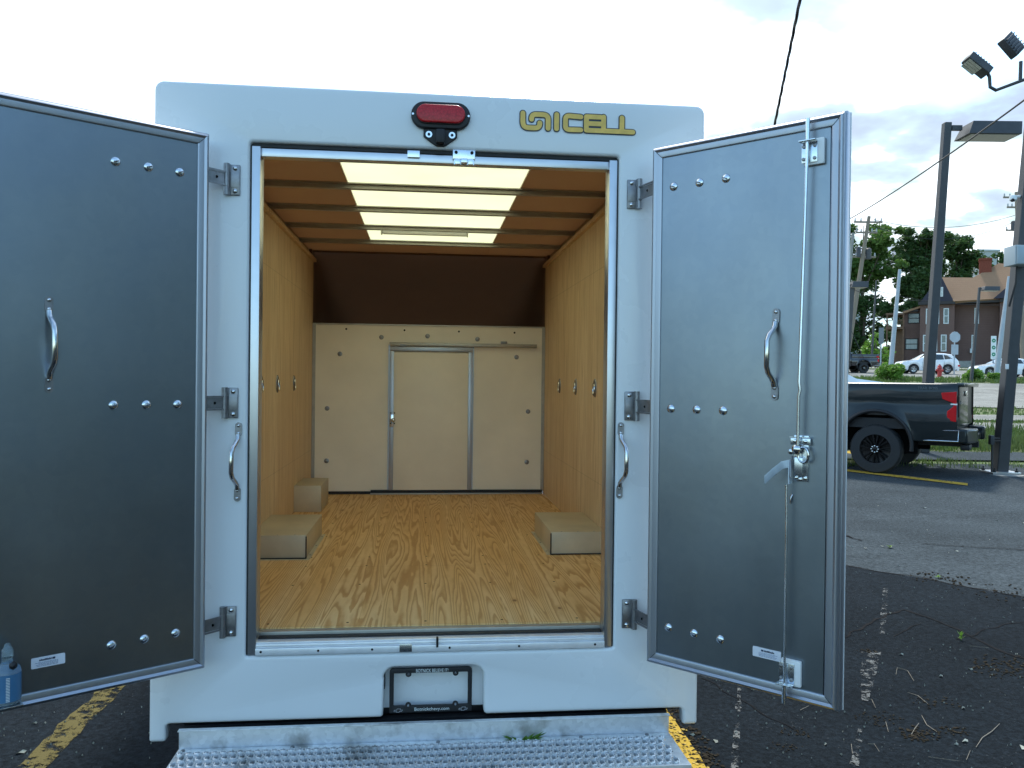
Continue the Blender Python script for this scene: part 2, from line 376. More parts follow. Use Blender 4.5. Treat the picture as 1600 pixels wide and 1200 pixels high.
def asphalt(name, col, spec, lo=.55, hi=1.6, patches=1.0):
    t = NT(name); f = t.noise(220, 2, rough=.8); g = t.noise(70, 4, rough=.7); b_ = t.noise(.9, 6, loc=(4, 2, 0)); b2 = t.noise(.22, 4); s_ = t.noise(1.2, 5, sc=(.35, 1.6, 1))
    c = t.mix(b_, tuple(x*lo for x in col), tuple(x*hi for x in col))
    c = t.mix(t.math('MULTIPLY', t.ramp(b2, [(.45, 0), (.6, 1)]), .35*patches), c, tuple(x*1.7 for x in col))
    c = t.mix(t.math('MULTIPLY', t.ramp(s_, [(.5, 0), (.7, 1)]), .4), c, tuple(x*.65 for x in col))
    c = t.mix(t.ramp(f, [(.60, 0), (.72, .55)]), c, spec)
    md_ = t.noise(34, 5, rough=.8, loc=(1, 7, 0)); c = t.mix(1.0, c, t.ramp(md_, [(.30, .35), (.5, .95), (.72, 1.9)]), 'MULTIPLY')
    vo = t.n('ShaderNodeTexVoronoi'); vo.inputs['Scale'].default_value = 38; t.l(t.coord(), vo.inputs['Vector'])
    rn = t.math('MULTIPLY', t.ramp(vo.outputs['Distance'], [(.07, 1), (.12, 0)]), t.ramp(t.noise(3, 3, loc=(8, 1, 0)), [(.5, 0), (.62, 1)]))
    c = t.mix(t.math('MULTIPLY', rn, .6), c, (.16, .17, .17))
    t.P(col=c, rough=.98, spec=.05); t.bump(t.math('ADD', g, t.math('MULTIPLY', f, .6)), .8, .009); return t.m
M_asph = asphalt('dark_sealed_asphalt', (.0095, .0135, .0175), (.026, .033, .04))
M_asph2 = asphalt('worn_grey_asphalt', (.046, .057, .064), (.075, .088, .096), patches=.8)
M_road = asphalt('pale_road_asphalt', (.19, .19, .175), (.26, .26, .25))
M_conc = simple('concrete', (.26, .26, .24), .85, 0, .25, 3, .3)
t = NT('grassy_soil'); a_ = t.noise(1.6, 6); b_ = t.noise(30, 4)
t.P(col=t.mix(t.ramp(a_, [(.4, 0), (.6, 1)]), t.mix(b_, (.05, .085, .02), (.10, .15, .04)), t.mix(b_, (.13, .12, .07), (.09, .11, .035))), rough=.95); t.bump(b_, .6, .03); M_soil = t.m
def paint(name, col, wear):
    t = NT(name); a_ = t.noise(16, 8, rough=.75); b_ = t.noise(3, 5)
    c = t.mix(b_, tuple(x*.75 for x in col), col)
    e_ = t.noise(90, 3, rough=.8)
    f_ = t.ramp(t.math('ADD', t.math('ADD', t.math('MULTIPLY', a_, .75), t.math('MULTIPLY', b_, .3)), t.math('MULTIPLY', e_, .25)), [(wear, 0), (wear+.05, 1)])
    t.P(col=c, rough=.9, spec=.1); t.bump(t.noise(120, 3), .5, .005); tr = t.n('ShaderNodeBsdfTransparent'); mx = t.n('ShaderNodeMixShader'); t.l(f_, mx.inputs[0]); t.l(t.p.outputs[0], mx.inputs[1]); t.l(tr.outputs[0], mx.inputs[2]); t.l(mx.outputs[0], t.t.nodes['Material Output'].inputs[0]); return t.m
M_yel = paint('worn_yellow_paint', (.12, .098, .035), .64)
M_yel2 = paint('bright_yellow_paint', (.50, .33, .05), .69)
M_whp = paint('worn_white_paint', (.15, .155, .15), .575)
M_crack = simple('crack_dirt', (.008, .008, .009), .95)
M_twig = simple('dry_twig', (.24, .21, .16), .8, 0, .3, 40)
M_debris = simple('brown_debris', (.03, .024, .016), .95, 0, .5, 60, .5)
M_pale = simple('pale_chip', (.28, .30, .26), .8, 0, .2, 40)
def leafmat(name, c0, c1, scale=.5):
    t = NT(name); a_ = t.noise(scale, 3); oi = t.n('ShaderNodeNewGeometry')
    c = t.mix(t.ramp(a_, [(.35, 0), (.65, 1)]), c0, c1); c = t.mix(t.math('MULTIPLY', oi.outputs['Random Per Island'], .5), c, tuple(x*1.5 for x in c1))
    p = t.p; t.P(col=c, rough=.6, spec=.3); tr = t.n('ShaderNodeBsdfTranslucent'); t.l(c, tr.inputs[0]); mx = t.n('ShaderNodeMixShader'); mx.inputs[0].default_value = .35
    t.l(p.outputs[0], mx.inputs[1]); t.l(tr.outputs[0], mx.inputs[2]); t.l(mx.outputs[0], t.t.nodes['Material Output'].inputs[0]); return t.m
M_leaf = leafmat('tree_leaves', (.045, .095, .02), (.08, .15, .03))
M_leafd = leafmat('dark_tree_leaves', (.03, .065, .02), (.05, .10, .028))
M_bush = leafmat('bright_bush_leaves', (.08, .17, .02), (.14, .26, .04), 1.5)
M_grass = leafmat('grass_blades', (.05, .10, .02), (.10, .145, .045), .8)
M_bark = simple('bark', (.10, .08, .06), .9, 0, .3, 6, .4)
t = NT('weathered_pole_wood'); st = t.noise(5, 6, sc=(6, 6, .4)); t.P(col=t.mix(st, (.15, .12, .09), (.30, .25, .19)), rough=.9); t.bump(st, .4, .02); M_wood = t.m
M_pole = simple('dark_bronze_paint', (.055, .055, .058), .5, .2, .15, 6)
M_greypole = simple('grey_pole_paint', (.34, .38, .42), .5, .3, .1, 3)
M_dgrey = simple('dull_sign_back', (.17, .19, .20), .6)
M_greybox = simple('grey_box_paint', (.36, .42, .45), .5, .2, .06, 3)
M_lampglass = simple('lamp_lens', (.45, .43, .36), .3)
t = NT('dark_green_car_paint'); fl = t.noise(400, 1); t.P(col=t.mix(fl, (.004, .008, .010), (.010, .017, .020)), metal=0, rough=.3, spec=.3, coat=.45, coatr=.05); M_pick = t.m
t = NT('navy_car_paint'); t.P(col=(.010, .011, .02), metal=.3, rough=.25, coat=1, coatr=.05); M_navy = t.m
t = NT('white_car_paint'); t.P(col=t.mix(t.noise(3, 2), (.74, .76, .78), (.8, .81, .82)), rough=.25, coat=.8, coatr=.05); M_wcar = t.m
t = NT('car_glass'); t.P(col=(.02, .03, .035), rough=.05, spec=.8, coat=.5); M_glass = t.m
t = NT('tail_lamp_red'); t.P(col=(.55, .006, .010), rough=.3, spec=.25); M_tail = t.m
M_tyre = simple('tyre_rubber', (.022, .023, .025), .75, 0, .2, 40, .2)
M_rimk = simple('black_rim', (.012, .012, .013), .22, .5, .1, 20)
M_rim = simple('alloy_rim', (.50, .51, .53), .3, .9, .1, 10)
M_hyd = simple('hydrant_red', (.40, .03, .025), .5, 0, .15, 20)
t = NT('brown_clapboard'); sp = t.n('ShaderNodeSeparateXYZ'); cdn = t.n('ShaderNodeTexCoord'); t.l(cdn.outputs['Object'], sp.inputs[0]); fr = t.math('FRACT', t.math('MULTIPLY', sp.outputs[2], 5.0))
t.P(col=t.mix(t.noise(1.2, 4), (.135, .075, .062), (.18, .105, .088)), rough=.85); t.bump(fr, .5, .03); M_clap = t.m
t = NT('tan_shingles'); sp = t.n('ShaderNodeSeparateXYZ'); cdn = t.n('ShaderNodeTexCoord'); t.l(cdn.outputs['Object'], sp.inputs[0]); fr = t.math('FRACT', t.math('MULTIPLY', sp.outputs[2], 4.0))
t.P(col=t.mix(t.noise(14, 4, sc=(.6, .6, 2)), (.22, .125, .07), (.35, .205, .12)), rough=.95); t.bump(fr, .5, .03); M_shingle = t.m
M_gable = simple('dark_gable_siding', (.035, .032, .05), .8, 0, .15, 3)
M_badge = simple('dull_badge', (.10, .12, .13), .4)
M_brick = simple('red_brick', (.20, .06, .04), .9, 0, .3, 12, .3)
M_trim = simple('white_window_trim', (.62, .64, .64), .6)
M_dtrim = simple('dark_trim', (.035, .03, .03), .7)
M_win = simple('window_pane', (.05, .07, .08), .08, 0, .3, 1, 0, spec=.8)
M_curt = simple('curtained_pane', (.30, .34, .35), .15, 0, .25, 2, 0, (8, 8, .2))
M_porch = simple('porch_wood', (.14, .075, .045), .8, 0, .25, 4)
M_far = simple('far_building_wall', (.40, .42, .42), .8, 0, .08, .4)
M_green = simple('sign_green', (.02, .22, .12), .5)
M_signw = simple('sign_white', (.70, .74, .72), .5)

# ------------------------------------------------------------------ ground
SROWS = [-60, -20]+[x*.5 for x in range(0, 60)]+list(range(30, 130, 3))+[150, 200, 300, 500, 900]
def strip(name, s0, s1, dz, mat, l0=-90, l1=150, nl=60, ns=None, edge=.0, kind='structure', srows=None):
    """a sheet over the terrain between two distances from the viewer"""
    b = B(); rows = []
    SR = [s0]+[q for q in SROWS if s0 < q < s1]+[s1]; ns = len(SR)-1
    for i in range(ns+1):
        r = []
        for j in range(nl+1):
            l = l0+(l1-l0)*j/nl; s = SR[i]
            if edge and i in (0, ns): s += edge*mnoise.noise(Vector((l*.35, s0+i, 0)))
            p = CAM+FH*s+RH*l; r.append((p.x, p.y, T(s)+dz))
        rows.append(r)
    return tag(b.grid(rows).build(name, mat, smooth=0), kind=kind)
strip('ground', -60, 900, -.03, M_soil, -700, 700, 40, 70)
strip('parking_lot', -14, 15.4, -.004, M_asph2, -40, 60, 200, 60)
strip('back_pavement', 15.9, 17.2, .004, M_asph2, 3, 60, 200)
strip('service_road', 21.3, 24.0, .0, M_road, -90, 150, 160, edge=.5)
strip('side_street', 24.6, 26.7, .004, M_road, -90, 150, 160, edge=.4)
strip('near_carriageway', 30.3, 50.5, .004, M_road, -90, 150, 160, edge=.7)
strip('street', 57, 78, .006, M_road, -90, 150, 120)
strip('sidewalk', 79.5, 82, .10, M_conc, -90, 150, 120)
# dark sealed asphalt near the truck, ending at the crack
seam = [G(px, py) for px, py in ((1000, 818), (1130, 846), (1306, 881), (1370, 893), (1440, 903), (1500, 916), (1560, 926), (1605, 934), (1800, 970))]
d0 = (seam[0]-seam[1]).normalized(); d1 = (seam[-1]-seam[-2]).normalized()
ext = [seam[0]+d0*k for k in (14, 10, 7, 4, 2)]+[seam[0].lerp(seam[1], .5)] * 0+seam+[seam[-1]+d1*k for k in (4, 9, 14)]
b = B(); rows = []
for k, p in enumerate(ext):
    q0 = Vector((p.x, p.y, 0)); q1 = q0+Vector((-14, -14, 0)); L_ = [q0.lerp(q1, (i/40)**1.6) for i in range(41)]; rows.append([(q.x, q.y, gz(q.x, q.y)+.0015) for q in L_])
tag(b.grid(rows).build('dark_asphalt', M_asph, smooth=0), kind='structure')
# fold cracks
def crack(pts, wd, name='asphalt_crack'):
    P = [G(*p) for p in pts]; Q = []
    for a, c in zip(P, P[1:]):
        n = max(2, int((c-a).length/.05))
        for i in range(n): Q.append(a.lerp(c, i/n))
    Q.append(P[-1]); L = []; R_ = []
    for i, q in enumerate(Q):
        d = (Q[min(i+1, len(Q)-1)]-Q[max(i-1, 0)]); d.z = 0; d.normalize(); nrm = Vector((-d.y, d.x, 0))
        off = nrm*(.03*mnoise.noise(q*7)); ww = wd*(.35+.9*abs(mnoise.noise(q*11+Vector((5, 0, 0)))))
        L.append(q+off+nrm*ww+Vector((0, 0, .0045))); R_.append(q+off-nrm*ww+Vector((0, 0, .0045)))
    return tag(B().grid([L, R_]).build(name, M_crack, smooth=0), kind='structure')
crack([(1200, 858), (1306, 881), (1370, 893), (1440, 903), (1500, 916), (1560, 926), (1640, 941)], .022)
crack([(1300, 1010), (1340, 984), (1385, 962), (1412, 953), (1450, 966), (1500, 985), (1545, 1008), (1575, 1022), (1640, 1040)], .017)
crack([(1395, 995), (1440, 975)], .008); crack([(1500, 1000), (1560, 978), (1640, 968)], .009)
crack([(1310, 833), (1345, 845)], .02); crack([(1440, 850), (1520, 855), (1640, 862)], .014); crack([(1100, 1060), (1180, 1110), (1240, 1140)], .007)
def pline(name, quad, mat, z=.003, n=24):
    """painted line between four ground pixels a,b (start) c,d (end)"""
    a, b_, c, d = [G(*q) for q in quad]; L = []; R_ = []
    for i in range(n+1):
        f = i/n; j = .012*mnoise.noise(Vector((f*9, len(quad), quad[0][0]*.01))); e = (b_-a).normalized()*j; dz = Vector((0, 0, z+.003))
        L.append(a.lerp(c, f)+e+dz); R_.append(b_.lerp(d, f)-e+dz)
    return tag(B().grid([L, R_]).build(name, mat, smooth=0), kind='structure')
def pline_w(name, x0, x1, y0, y1, mat, sk=0, n=220):
    L = []; R_ = []
    for i in range(n+1):
        y = y0+(y1-y0)*i/n; e = .035*mnoise.noise(Vector((x0, y*6, 1)))+.012*mnoise.noise(Vector((x0, y*22, 1)))
        L.append((x0+e+sk*(y-y0), y, gz(x0, y)+.0055)); R_.append((x1+e*.5+sk*(y-y0), y, gz(x1, y)+.0055))
    return tag(B().grid([L, R_]).build(name, mat, smooth=0), kind='structure')
pline_w('yellow_line', -1.765, -1.64, -6, 6.5, M_yel)
pline_w('yellow_line', 1.07, 1.21, -6, 3.0, M_yel2)
pline('white_line', ((1379, 920), (1388, 920), (1374, 992), (1383, 992)), M_whp)
pline('white_line', ((1345, 1020), (1378, 1018), (1346, 1100), (1356, 1102)), M_whp)
pline('white_line', ((1343, 1120), (1352, 1120), (1322, 1230), (1336, 1230)), M_whp)
pline('white_line', ((1153, 1060), (1160, 1060), (1140, 1230), (1152, 1230)), M_whp)
pline('yellow_line', ((1250, 725), (1250, 728), (1512, 755.5), (1512, 759)), M_yel2)
pline('yellow_line', ((1250, 698), (1250, 702), (1330, 705), (1330, 709)), M_yel2)

# small litter lying on the asphalt
rl = random.Random(3)
def litter_leaf(b, p, size, rot, asp=.42, z=.008):
    size *= .62
    n = 6; pts = []
    for k in range(n):
        a = 2*pi*k/n; x = cos(a)*size; y = sin(a)*size*asp
        pts.append((p.x+x*cos(rot)-y*sin(rot), p.y+x*sin(rot)+y*cos(rot), p.z+z+.006*sin(a*2)))
    b.poly(pts)
b = B()
for px, py, sz in ((1391, 959, .022), (1408, 1024, .03), (1516, 1047, .025), (1470, 1058, .03), (1505, 1108, .025), (1508, 1160, .035), (1494, 1165, .02), (1390, 855, .05), (1378, 854, .04), (1352, 857, .04), (1494, 862, .04), (1317, 880, .025), (1118, 1160, .03), (1080, 1150, .03), (54, 1132, .02), (70, 1132, .012), (32, 1178, .04), (1600, 818, .05), (1444, 794, .05), (1598, 1170, .04), (1290, 1165, .02), (1176, 1079, .02)):
    p = G(px, py); litter_leaf(b, p, sz, rl.uniform(0, 6))
for _ in range(240):
    p = G(rl.uniform(1100, 1620), rl.uniform(900, 1230)); litter_leaf(b, p, rl.uniform(.003, .009), rl.uniform(0, 6))
for _ in range(60):
    p = G(rl.uniform(-60, 240), rl.uniform(1090, 1230)); litter_leaf(b, p, rl.uniform(.003, .009), rl.uniform(0, 6))
for _ in range(60):
    p = G(rl.uniform(1310, 1620), rl.uniform(760, 900)); litter_leaf(b, p, rl.uniform(.006, .018), rl.uniform(0, 6))
tag(b.build('leaf_litter', M_pale, smooth=0), kind='stuff')
b = B()
def twig(pts, r=.0016):
    P = [G(*p)+Vector((0, 0, .008)) for p in pts]; b.tube(P, [r*.6]+[r]*(len(P)-2)+[r*.5], 5)
for q in (((1418, 1084), (1434, 1089), (1450, 1102)), ((1440, 1120), (1448, 1135), (1464, 1146)), ((1525, 1170), (1535, 1155), (1550, 1145), (1562, 1133)), ((1384, 1130), (1388, 1146)),
          ((1400, 1056), (1402, 1045), (1418, 1050), (1428, 1066)), ((1356, 1165), (1366, 1165), (1374, 1177)), ((1250, 1112), (1264, 1105)), ((1303, 1030), (1318, 1018)), ((1330, 1165), (1332, 1180)), ((1352, 1094), (1362, 1095), (1368, 1108)),
          ((1450, 1185), (1500, 1192)), ((1510, 1190), (1516, 1175)), ((1515, 1011), (1545, 1014)), ((1424, 1150), (1430, 1140), (1436, 1132))): twig(q)
tag(b.build('dry_twigs', M_twig, smooth=60), kind='stuff')
b = B()
def crumbs(px, py, n, rad, sz):
    c = G(px, py)
    for _ in range(n):
        a = rl.uniform(0, 2*pi); r_ = rad*rl.random()**.7; s_ = sz*rl.uniform(.4, 1.2); x = c.x+r_*cos(a)*1.3; y = c.y+r_*sin(a)
        t_ = bmesh.new(); bmesh.ops.create_icosphere(t_, subdivisions=1, radius=s_)
        for v in t_.verts: v.co *= rl.uniform(.6, 1.2)
        bmesh.ops.scale(t_, verts=t_.verts, vec=(1, 1, .5)); bmesh.ops.translate(t_, verts=t_.verts, vec=(x, y, c.z+.004)); b._merge(t_)
crumbs(1435, 1147, 90, .09, .009); crumbs(1492, 1143, 50, .06, .008); crumbs(1460, 1098, 50, .10, .007); crumbs(1375, 1124, 60, .10, .006); crumbs(1585, 1040, 120, .2, .01); crumbs(1560, 1050, 60, .12, .009)
crumbs(1245, 1145, 30, .06, .006); crumbs(1228, 1168, 30, .06, .006); crumbs(1355, 1018, 30, .05, .008); crumbs(1470, 904, 60, .22, .012); crumbs(1560, 925, 60, .3, .012)
for k in range(26): crumbs(1048+k*2.4, 1108+k*3.6, 7, .06, .011)
tag(b.build('loose_debris', M_debris, smooth=0), kind='stuff')
b = B()
for _ in range(420):
    x = rl.gauss(1.14, .045); y = rl.uniform(-.2, 1.6); s_ = rl.uniform(.003, .011); t_ = bmesh.new(); bmesh.ops.create_icosphere(t_, subdivisions=1, radius=s_)
    for v in t_.verts: v.co *= rl.uniform(.6, 1.25)
    bmesh.ops.scale(t_, verts=t_.verts, vec=(1, 1, .6)); bmesh.ops.translate(t_, verts=t_.verts, vec=(x, y, gz(x, y)+.006)); b._merge(t_)
tag(b.build('yellow_crumbs', simple('yellow_crumb', (.46, .31, .06), .8, 0, .3, 60), smooth=0), kind='stuff')

# ------------------------------------------------------------------ grass and weeds
def blades(b, x, y, z, h, n, spread, wd, rr=rl):
    for _ in range(n):
        a = rr.uniform(0, 2*pi); r_ = spread*sqrt(rr.random()); px = x+r_*cos(a); py = y+r_*sin(a); hh = h*rr.uniform(.5, 1.15); ln = hh*rr.uniform(.1, .5); th = rr.uniform(0, 2*pi); wx, wy = cos(th)*wd, sin(th)*wd; lx, ly = cos(th+1.3)*ln, sin(th+1.3)*ln
        b.poly([(px-wx, py-wy, z), (px+wx, py+wy, z), (px+wx*.6+lx*.4, py+wy*.6+ly*.4, z+hh*.6), (px+lx, py+ly, z+hh)])
def grass_strip(s0, s1, l0, l1, n, h, wd, name='tall_grass', spread=.3, edge=0):
    b = B()
    for _ in range(n):
        s = rl.uniform(s0, s1); l = rl.uniform(l0, l1); p = CAM+FH*s+RH*l
        k = .55+.9*max(0, mnoise.noise(Vector((p.x*.5, p.y*.5, 3)))+.3)
        blades(b, p.x, p.y, T(s)-.01, h*k, 6, spread, wd)
    return tag(b.build(name, M_grass, smooth=0, recalc=False), kind='stuff')
grass_strip(17.2, 21.2, 5, 18, 2600, .30, .012)
grass_strip(24.0, 24.6, 7, 24, 330, .10, .02, 'low_grass')
grass_strip(26.7, 30.3, 8, 28, 600, .09, .025, 'low_grass')
grass_strip(50.5, 57, 15, 50, 1600, .28, .04, 'verge_grass')
grass_strip(78, 79.5, 20, 70, 600, .2, .05, 'verge_grass')
grass_strip(14.9, 15.9, 5.2, 10.5, 150, .10, .01, 'kerb_weeds', .2)

def leaf_cloud(b, c, rx, ry, rz_, n, ls, rr):
    for _ in range(n):
        while True:
            v = Vector((rr.uniform(-1, 1), rr.uniform(-1, 1), rr.uniform(-1, 1)))
            if v.length < 1: break
        v = v*(.45+.55*rr.random()) if rr.random() < .4 else v.normalized()*rr.uniform(.72, 1.05)
        p = Vector(c)+Vector((v.x*rx, v.y*ry, v.z*rz_)); a = Vector((rr.gauss(0, 1), rr.gauss(0, 1), rr.gauss(0, .6))).normalized()
        q = a.cross(Vector((rr.gauss(0, 1), rr.gauss(0, 1), rr.gauss(0, 1)))).normalized(); s_ = ls*rr.uniform(.55, 1.25)
        b.poly([p-a*s_, p+q*s_*.45, p+a*s_, p-q*s_*.45])
def bush(px, py, wpx, hpx, n, ls, label, mat=None, nm='bush'):
    """shrub standing on the ground at a pixel"""
    g = G(px, py); dep = (g-CAM).dot(FWD); k = dep/F; wd = wpx*k/2; hh = hpx*k; rr = random.Random(int(px)); b = B(); st_ = B()
    e = empty(nm, g, label=label, cat='bush', group='bushes on the verge')
    for i in range(14):
        a = rr.uniform(0, 2*pi); r_ = wd*.65*sqrt(rr.random()); cz_ = hh*rr.uniform(.3, .72)*(1-.35*(r_/wd)); rr2 = wd*rr.uniform(.28, .42)
        leaf_cloud(b, (r_*cos(a), r_*sin(a)*.8, cz_), rr2, rr2, min(rr2, hh*.3), n//14, ls, rr)
        st_.tube([(0, 0, -.02), (r_*cos(a)*.5, r_*sin(a)*.4, cz_*.5), (r_*cos(a), r_*sin(a)*.8, cz_)], [.03, .02, .008], 5)
    b.build('foliage', mat or M_bush, e, smooth=0, recalc=False); st_.build('stem', M_bark, e)
bush(1391, 595, 56, 34, 2600, .12, 'large bright green bush on the verge in front of the white SUV')
bush(1521, 596, 34, 26, 1300, .12, 'small yellow-green bush on the verge at the foot of the thin dark lamp pole')
bush(1553, 596, 22, 18, 800, .10, 'small tufty bush on the verge in front of the white sedan')

# ------------------------------------------------------------------ trees
def tree(base_px, dep, clumps, label, mat, n=230, ls=.33, seed=1, lean=0):
    rr = random.Random(seed); g0 = CAM+FH*dep+RH*((base_px-800)/F*dep); base = Vector((g0.x, g0.y, T(dep)))
    e = empty('tree', base, label=label, cat='tree', group='trees behind the street'); cr = B(); tk = B(); k = dep/F
    cs = []
    for (px, py, r) in clumps:
        c = W(px, py, dep)-base; c += FH*rr.uniform(-1, 1)*2.2; cs.append((c, r*k))
    mid = sum((c for c, _ in cs), Vector())/len(cs); top = max(c.z for c, _ in cs); fork = Vector((mid.x*.35, mid.y*.35, mid.z*.42))
    tk.tube([(0, 0, -.1), fork*.5+Vector((.1, 0, 0)), fork], [.42, .34, .27], 9)
    tk.tube([fork, fork.lerp(mid, .6), Vector((mid.x, mid.y, top))], [.26, .17, .04], 7)
    for c, r in cs:
        m_ = fork.lerp(mid, rr.uniform(0, .9)); tk.tube([m_, m_.lerp(c, .55)+Vector((0, 0, -.3)), c], [.12, .08, .03], 5)
        r *= 1.3; nn = int(n*2.9*(r/2.2)**2)+40
        for _ in range(7):
            o_ = Vector((rr.gauss(0, .5), rr.gauss(0, .5), rr.gauss(0, .4)))*r
            q = r*rr.uniform(.35, .6); leaf_cloud(cr, c+o_, q, q, q*.75, nn//6, ls, rr)
    tk.build('trunk', M_bark, e); cr.build('crown', mat, e, smooth=0, recalc=False)
tree(1345, 112, [(1330, 352, 10), (1325, 372, 18), (1350, 380, 20), (1375, 372, 17), (1338, 410, 22), (1385, 395, 15), (1362, 430, 24), (1392, 425, 16), (1325, 440, 20), (1322, 400, 16)], 'tall tree with a light green crown behind the wooden utility poles', M_leaf, 260, .36, 2)
tree(1428, 118, [(1444, 370, 12), (1425, 378, 17), (1448, 392, 22), (1415, 402, 20), (1462, 408, 17), (1435, 428, 24), (1412, 445, 20), (1455, 445, 22), (1430, 470, 18)], 'dense dark tree between the utility poles and the brown house', M_leafd, 320, .36, 3)
tree(1490, 122, [(1485, 380, 13), (1495, 395, 17), (1508, 402, 15), (1478, 400, 14), (1515, 414, 10), (1492, 420, 20), (1515, 428, 12), (1470, 425, 14)], 'rounded tree showing above the roof of the brown house', M_leafd, 280, .36, 4)
tree(1345, 108, [(1320, 480, 20), (1345, 500, 22), (1362, 470, 18), (1374, 520, 16), (1350, 540, 22), (1325, 530, 18), (1385, 480, 14), (1370, 555, 14)], 'low leafy tree filling the space behind the dark parked truck', M_leafd, 230, .32, 5)
tree(1400, 116, [(1388, 490, 14), (1402, 500, 14), (1392, 520, 14), (1405, 530, 13), (1396, 552, 14), (1412, 480, 10)], 'leafy tree directly behind the porch of the brown house', M_leafd, 230, .34, 15)
tree(1372, 92, [(1362, 545, 12), (1370, 535, 11), (1370, 555, 13), (1380, 556, 8)], 'small bright green tree beside the porch of the brown house', M_bush, 260, .25, 6)
tree(1552, 125, [(1556, 402, 7), (1552, 410, 8), (1562, 412, 8)], 'distant tree tip between the chimney and the grey box', M_leafd, 260, .36, 8)
tree(1290, 116, [(1290, 380, 24), (1260, 400, 22), (1285, 430, 26), (1255, 450, 24), (1290, 480, 24), (1262, 500, 22)], 'tree hidden mostly behind the open right door', M_leaf, 150, .4, 9)

def unseen_back_tree(x, y, h, label, seed):  # unseen trees, added to darken what the left door reflects
    rr = random.Random(seed); e = empty('tree', (x, y, -.02), label=label, cat='tree', group='unseen trees added to darken the door reflection'); cr = B(); tk = B()
    tk.tube([(0, 0, -.2), (.1, 0, h*.3), (0, .1, h*.85)], [.3, .22, .05], 8)
    for i in range(26):
        a = rr.uniform(0, 2*pi); z = h*rr.uniform(.12, .95); r_ = (h*.30)*sqrt(rr.random())*(1.1-.5*z/h); c = Vector((r_*cos(a), r_*sin(a), z)); q = h*rr.uniform(.10, .17)
        tk.tube([(0, 0, z*.6), c*.6+Vector((0, 0, z*.3)), c], [.08, .05, .02], 5); leaf_cloud(cr, c, q, q, q*.8, 170, .22, rr)
    tk.build('trunk', M_bark, e); cr.build('crown', M_leafd, e, smooth=0, recalc=False)
for i, (x, y, h, lb) in enumerate(((11, -6.5, 7.5, 'added unseen dark tree at far right, darkening the left door reflection'), (11.5, -11, 8.5, 'tallest added dark tree behind the viewer, unseen, for the door reflection'), (8, -14.5, 7, 'added unseen dark tree behind the viewer on the right, for the door reflection'), (15, -2.5, 6.5, 'added bushy dark tree right of the open doors, unseen, for the door reflection'))): unseen_back_tree(x, y, h, lb, 30+i)

# ------------------------------------------------------------------ house
HD = 95.0; hk = HD/F
base = CAM+FH*HD+RH*((1500-800)*hk); hz = T(HD)
HV = Vector((base.x-CAM.x, base.y-CAM.y, 0)).normalized(); HR = Vector((HV.y, -HV.x, 0))
def HX(px):
    d = FH+RH*((px-800)/F); d = Vector((d.x, d.y, 0)); q = d*((base-CAM).dot(HV)/d.dot(HV)); return (q-Vector((base.x-CAM.x, base.y-CAM.y, 0))).dot(HR)
house = empty('brown_house', (base.x, base.y, hz), math.atan2(HR.y, HR.x), 'large two-storey brown clapboard house with tan shingle roof and dark gables', 'house')
def HZ(py, px=1500): return (W(px, py, HD).z)-hz
def cpx(x): return 1280+x/5
def cpy(y): return 300+y/5
def hb(name, mat, x0, x1, y0, y1, d0, d1, par=None):
    return B().box(HX(x0), HX(x1), d0, d1, HZ(y1), HZ(y0)).build(name, mat, par or house)
b = B()
b.box(HX(1436), HX(1490), 0, 11, -1, HZ(473))
b.box(HX(1490.5), HX(1560), 1.6, 11, -1, HZ(472.5))
b.box(HX(1560.5), HX(1680), 0, 11, -1, HZ(472))
b.box(HX(1410), HX(1435.7), 1.2, 9, -1, HZ(481))
b.build('wall', M_clap, house)
# tan front roof slope with hip to the peak, dark gables on both sides
E0 = HZ(470)
def rp(x, y, extra=0): z = HZ(cpy(y)); return Vector((HX(cpx(x)), (z-E0)*1.0-.5+extra, z))
b = B()
A, Bq, Cq, Dq, Eq, Fq, Gq = rp(935, 640), rp(1040, 855), rp(1370, 845), rp(1485, 735), rp(1560, 560), rp(1400, 535), rp(1190, 655)
front = [A, Bq, Cq, Dq, Eq, Fq, Gq]
def thick(pts, t_): 
    vs = [b.bm.verts.new(p) for p in pts]; ws = [b.bm.verts.new(p+Vector((0, t_, -.25))) for p in pts]; n = len(pts)
    b._f(vs); b._f(ws[::-1])
    for k in range(n): b._f((vs[k], ws[k], ws[(k+1) % n], vs[(k+1) % n]))
thick(front, .3)
R1 = [Vector((p.x, 12-p.y, p.z)) for p in front]; thick(R1, -.3)
b.poly([A, Gq, R1[6], R1[0]]); b.poly([Gq, Fq, R1[5], R1[6]]); b.poly([Fq, Eq, R1[4], R1[5]])
thick([Dq, Vector((HX(1700), Dq.y, Dq.z)), Vector((HX(1700), Eq.y, Eq.z)), Eq], .3)
thick([Vector((HX(1408), .6, HZ(484))), Vector((HX(1440), .6, HZ(474))), Vector((HX(1440), 9.4, HZ(474))), Vector((HX(1408), 9.4, HZ(484)))], 0)
b.build('roof', M_shingle, house, smooth=0)
b = B()
gl = [(HX(1434), HZ(474)), (HX(1488), HZ(470)), (HX(1467), HZ(428))]
b.prism(gl, 'y', -.35, .2)
gr = [(HX(1550), HZ(469)), (HX(1640), HZ(469)), (HX(1600), HZ(432)), (HX(1578), HZ(446))]
b.prism(gr, 'y', -.85, -.4)
b.build('gable', M_gable, house, smooth=0)
b = B(); b.box(HX(1433), HX(1490.5), -.5, .0-.004, HZ(475), HZ(470)); b.box(HX(1491), HX(1559.5), -.3, 1.59, HZ(474), HZ(470)); b.box(HX(1560), HX(1680), -.5, -.004, HZ(474), HZ(469)); b.box(HX(1409), HX(1432.5), .7, 1.19, HZ(484), HZ(481)); b.build('eave', M_dtrim, house)
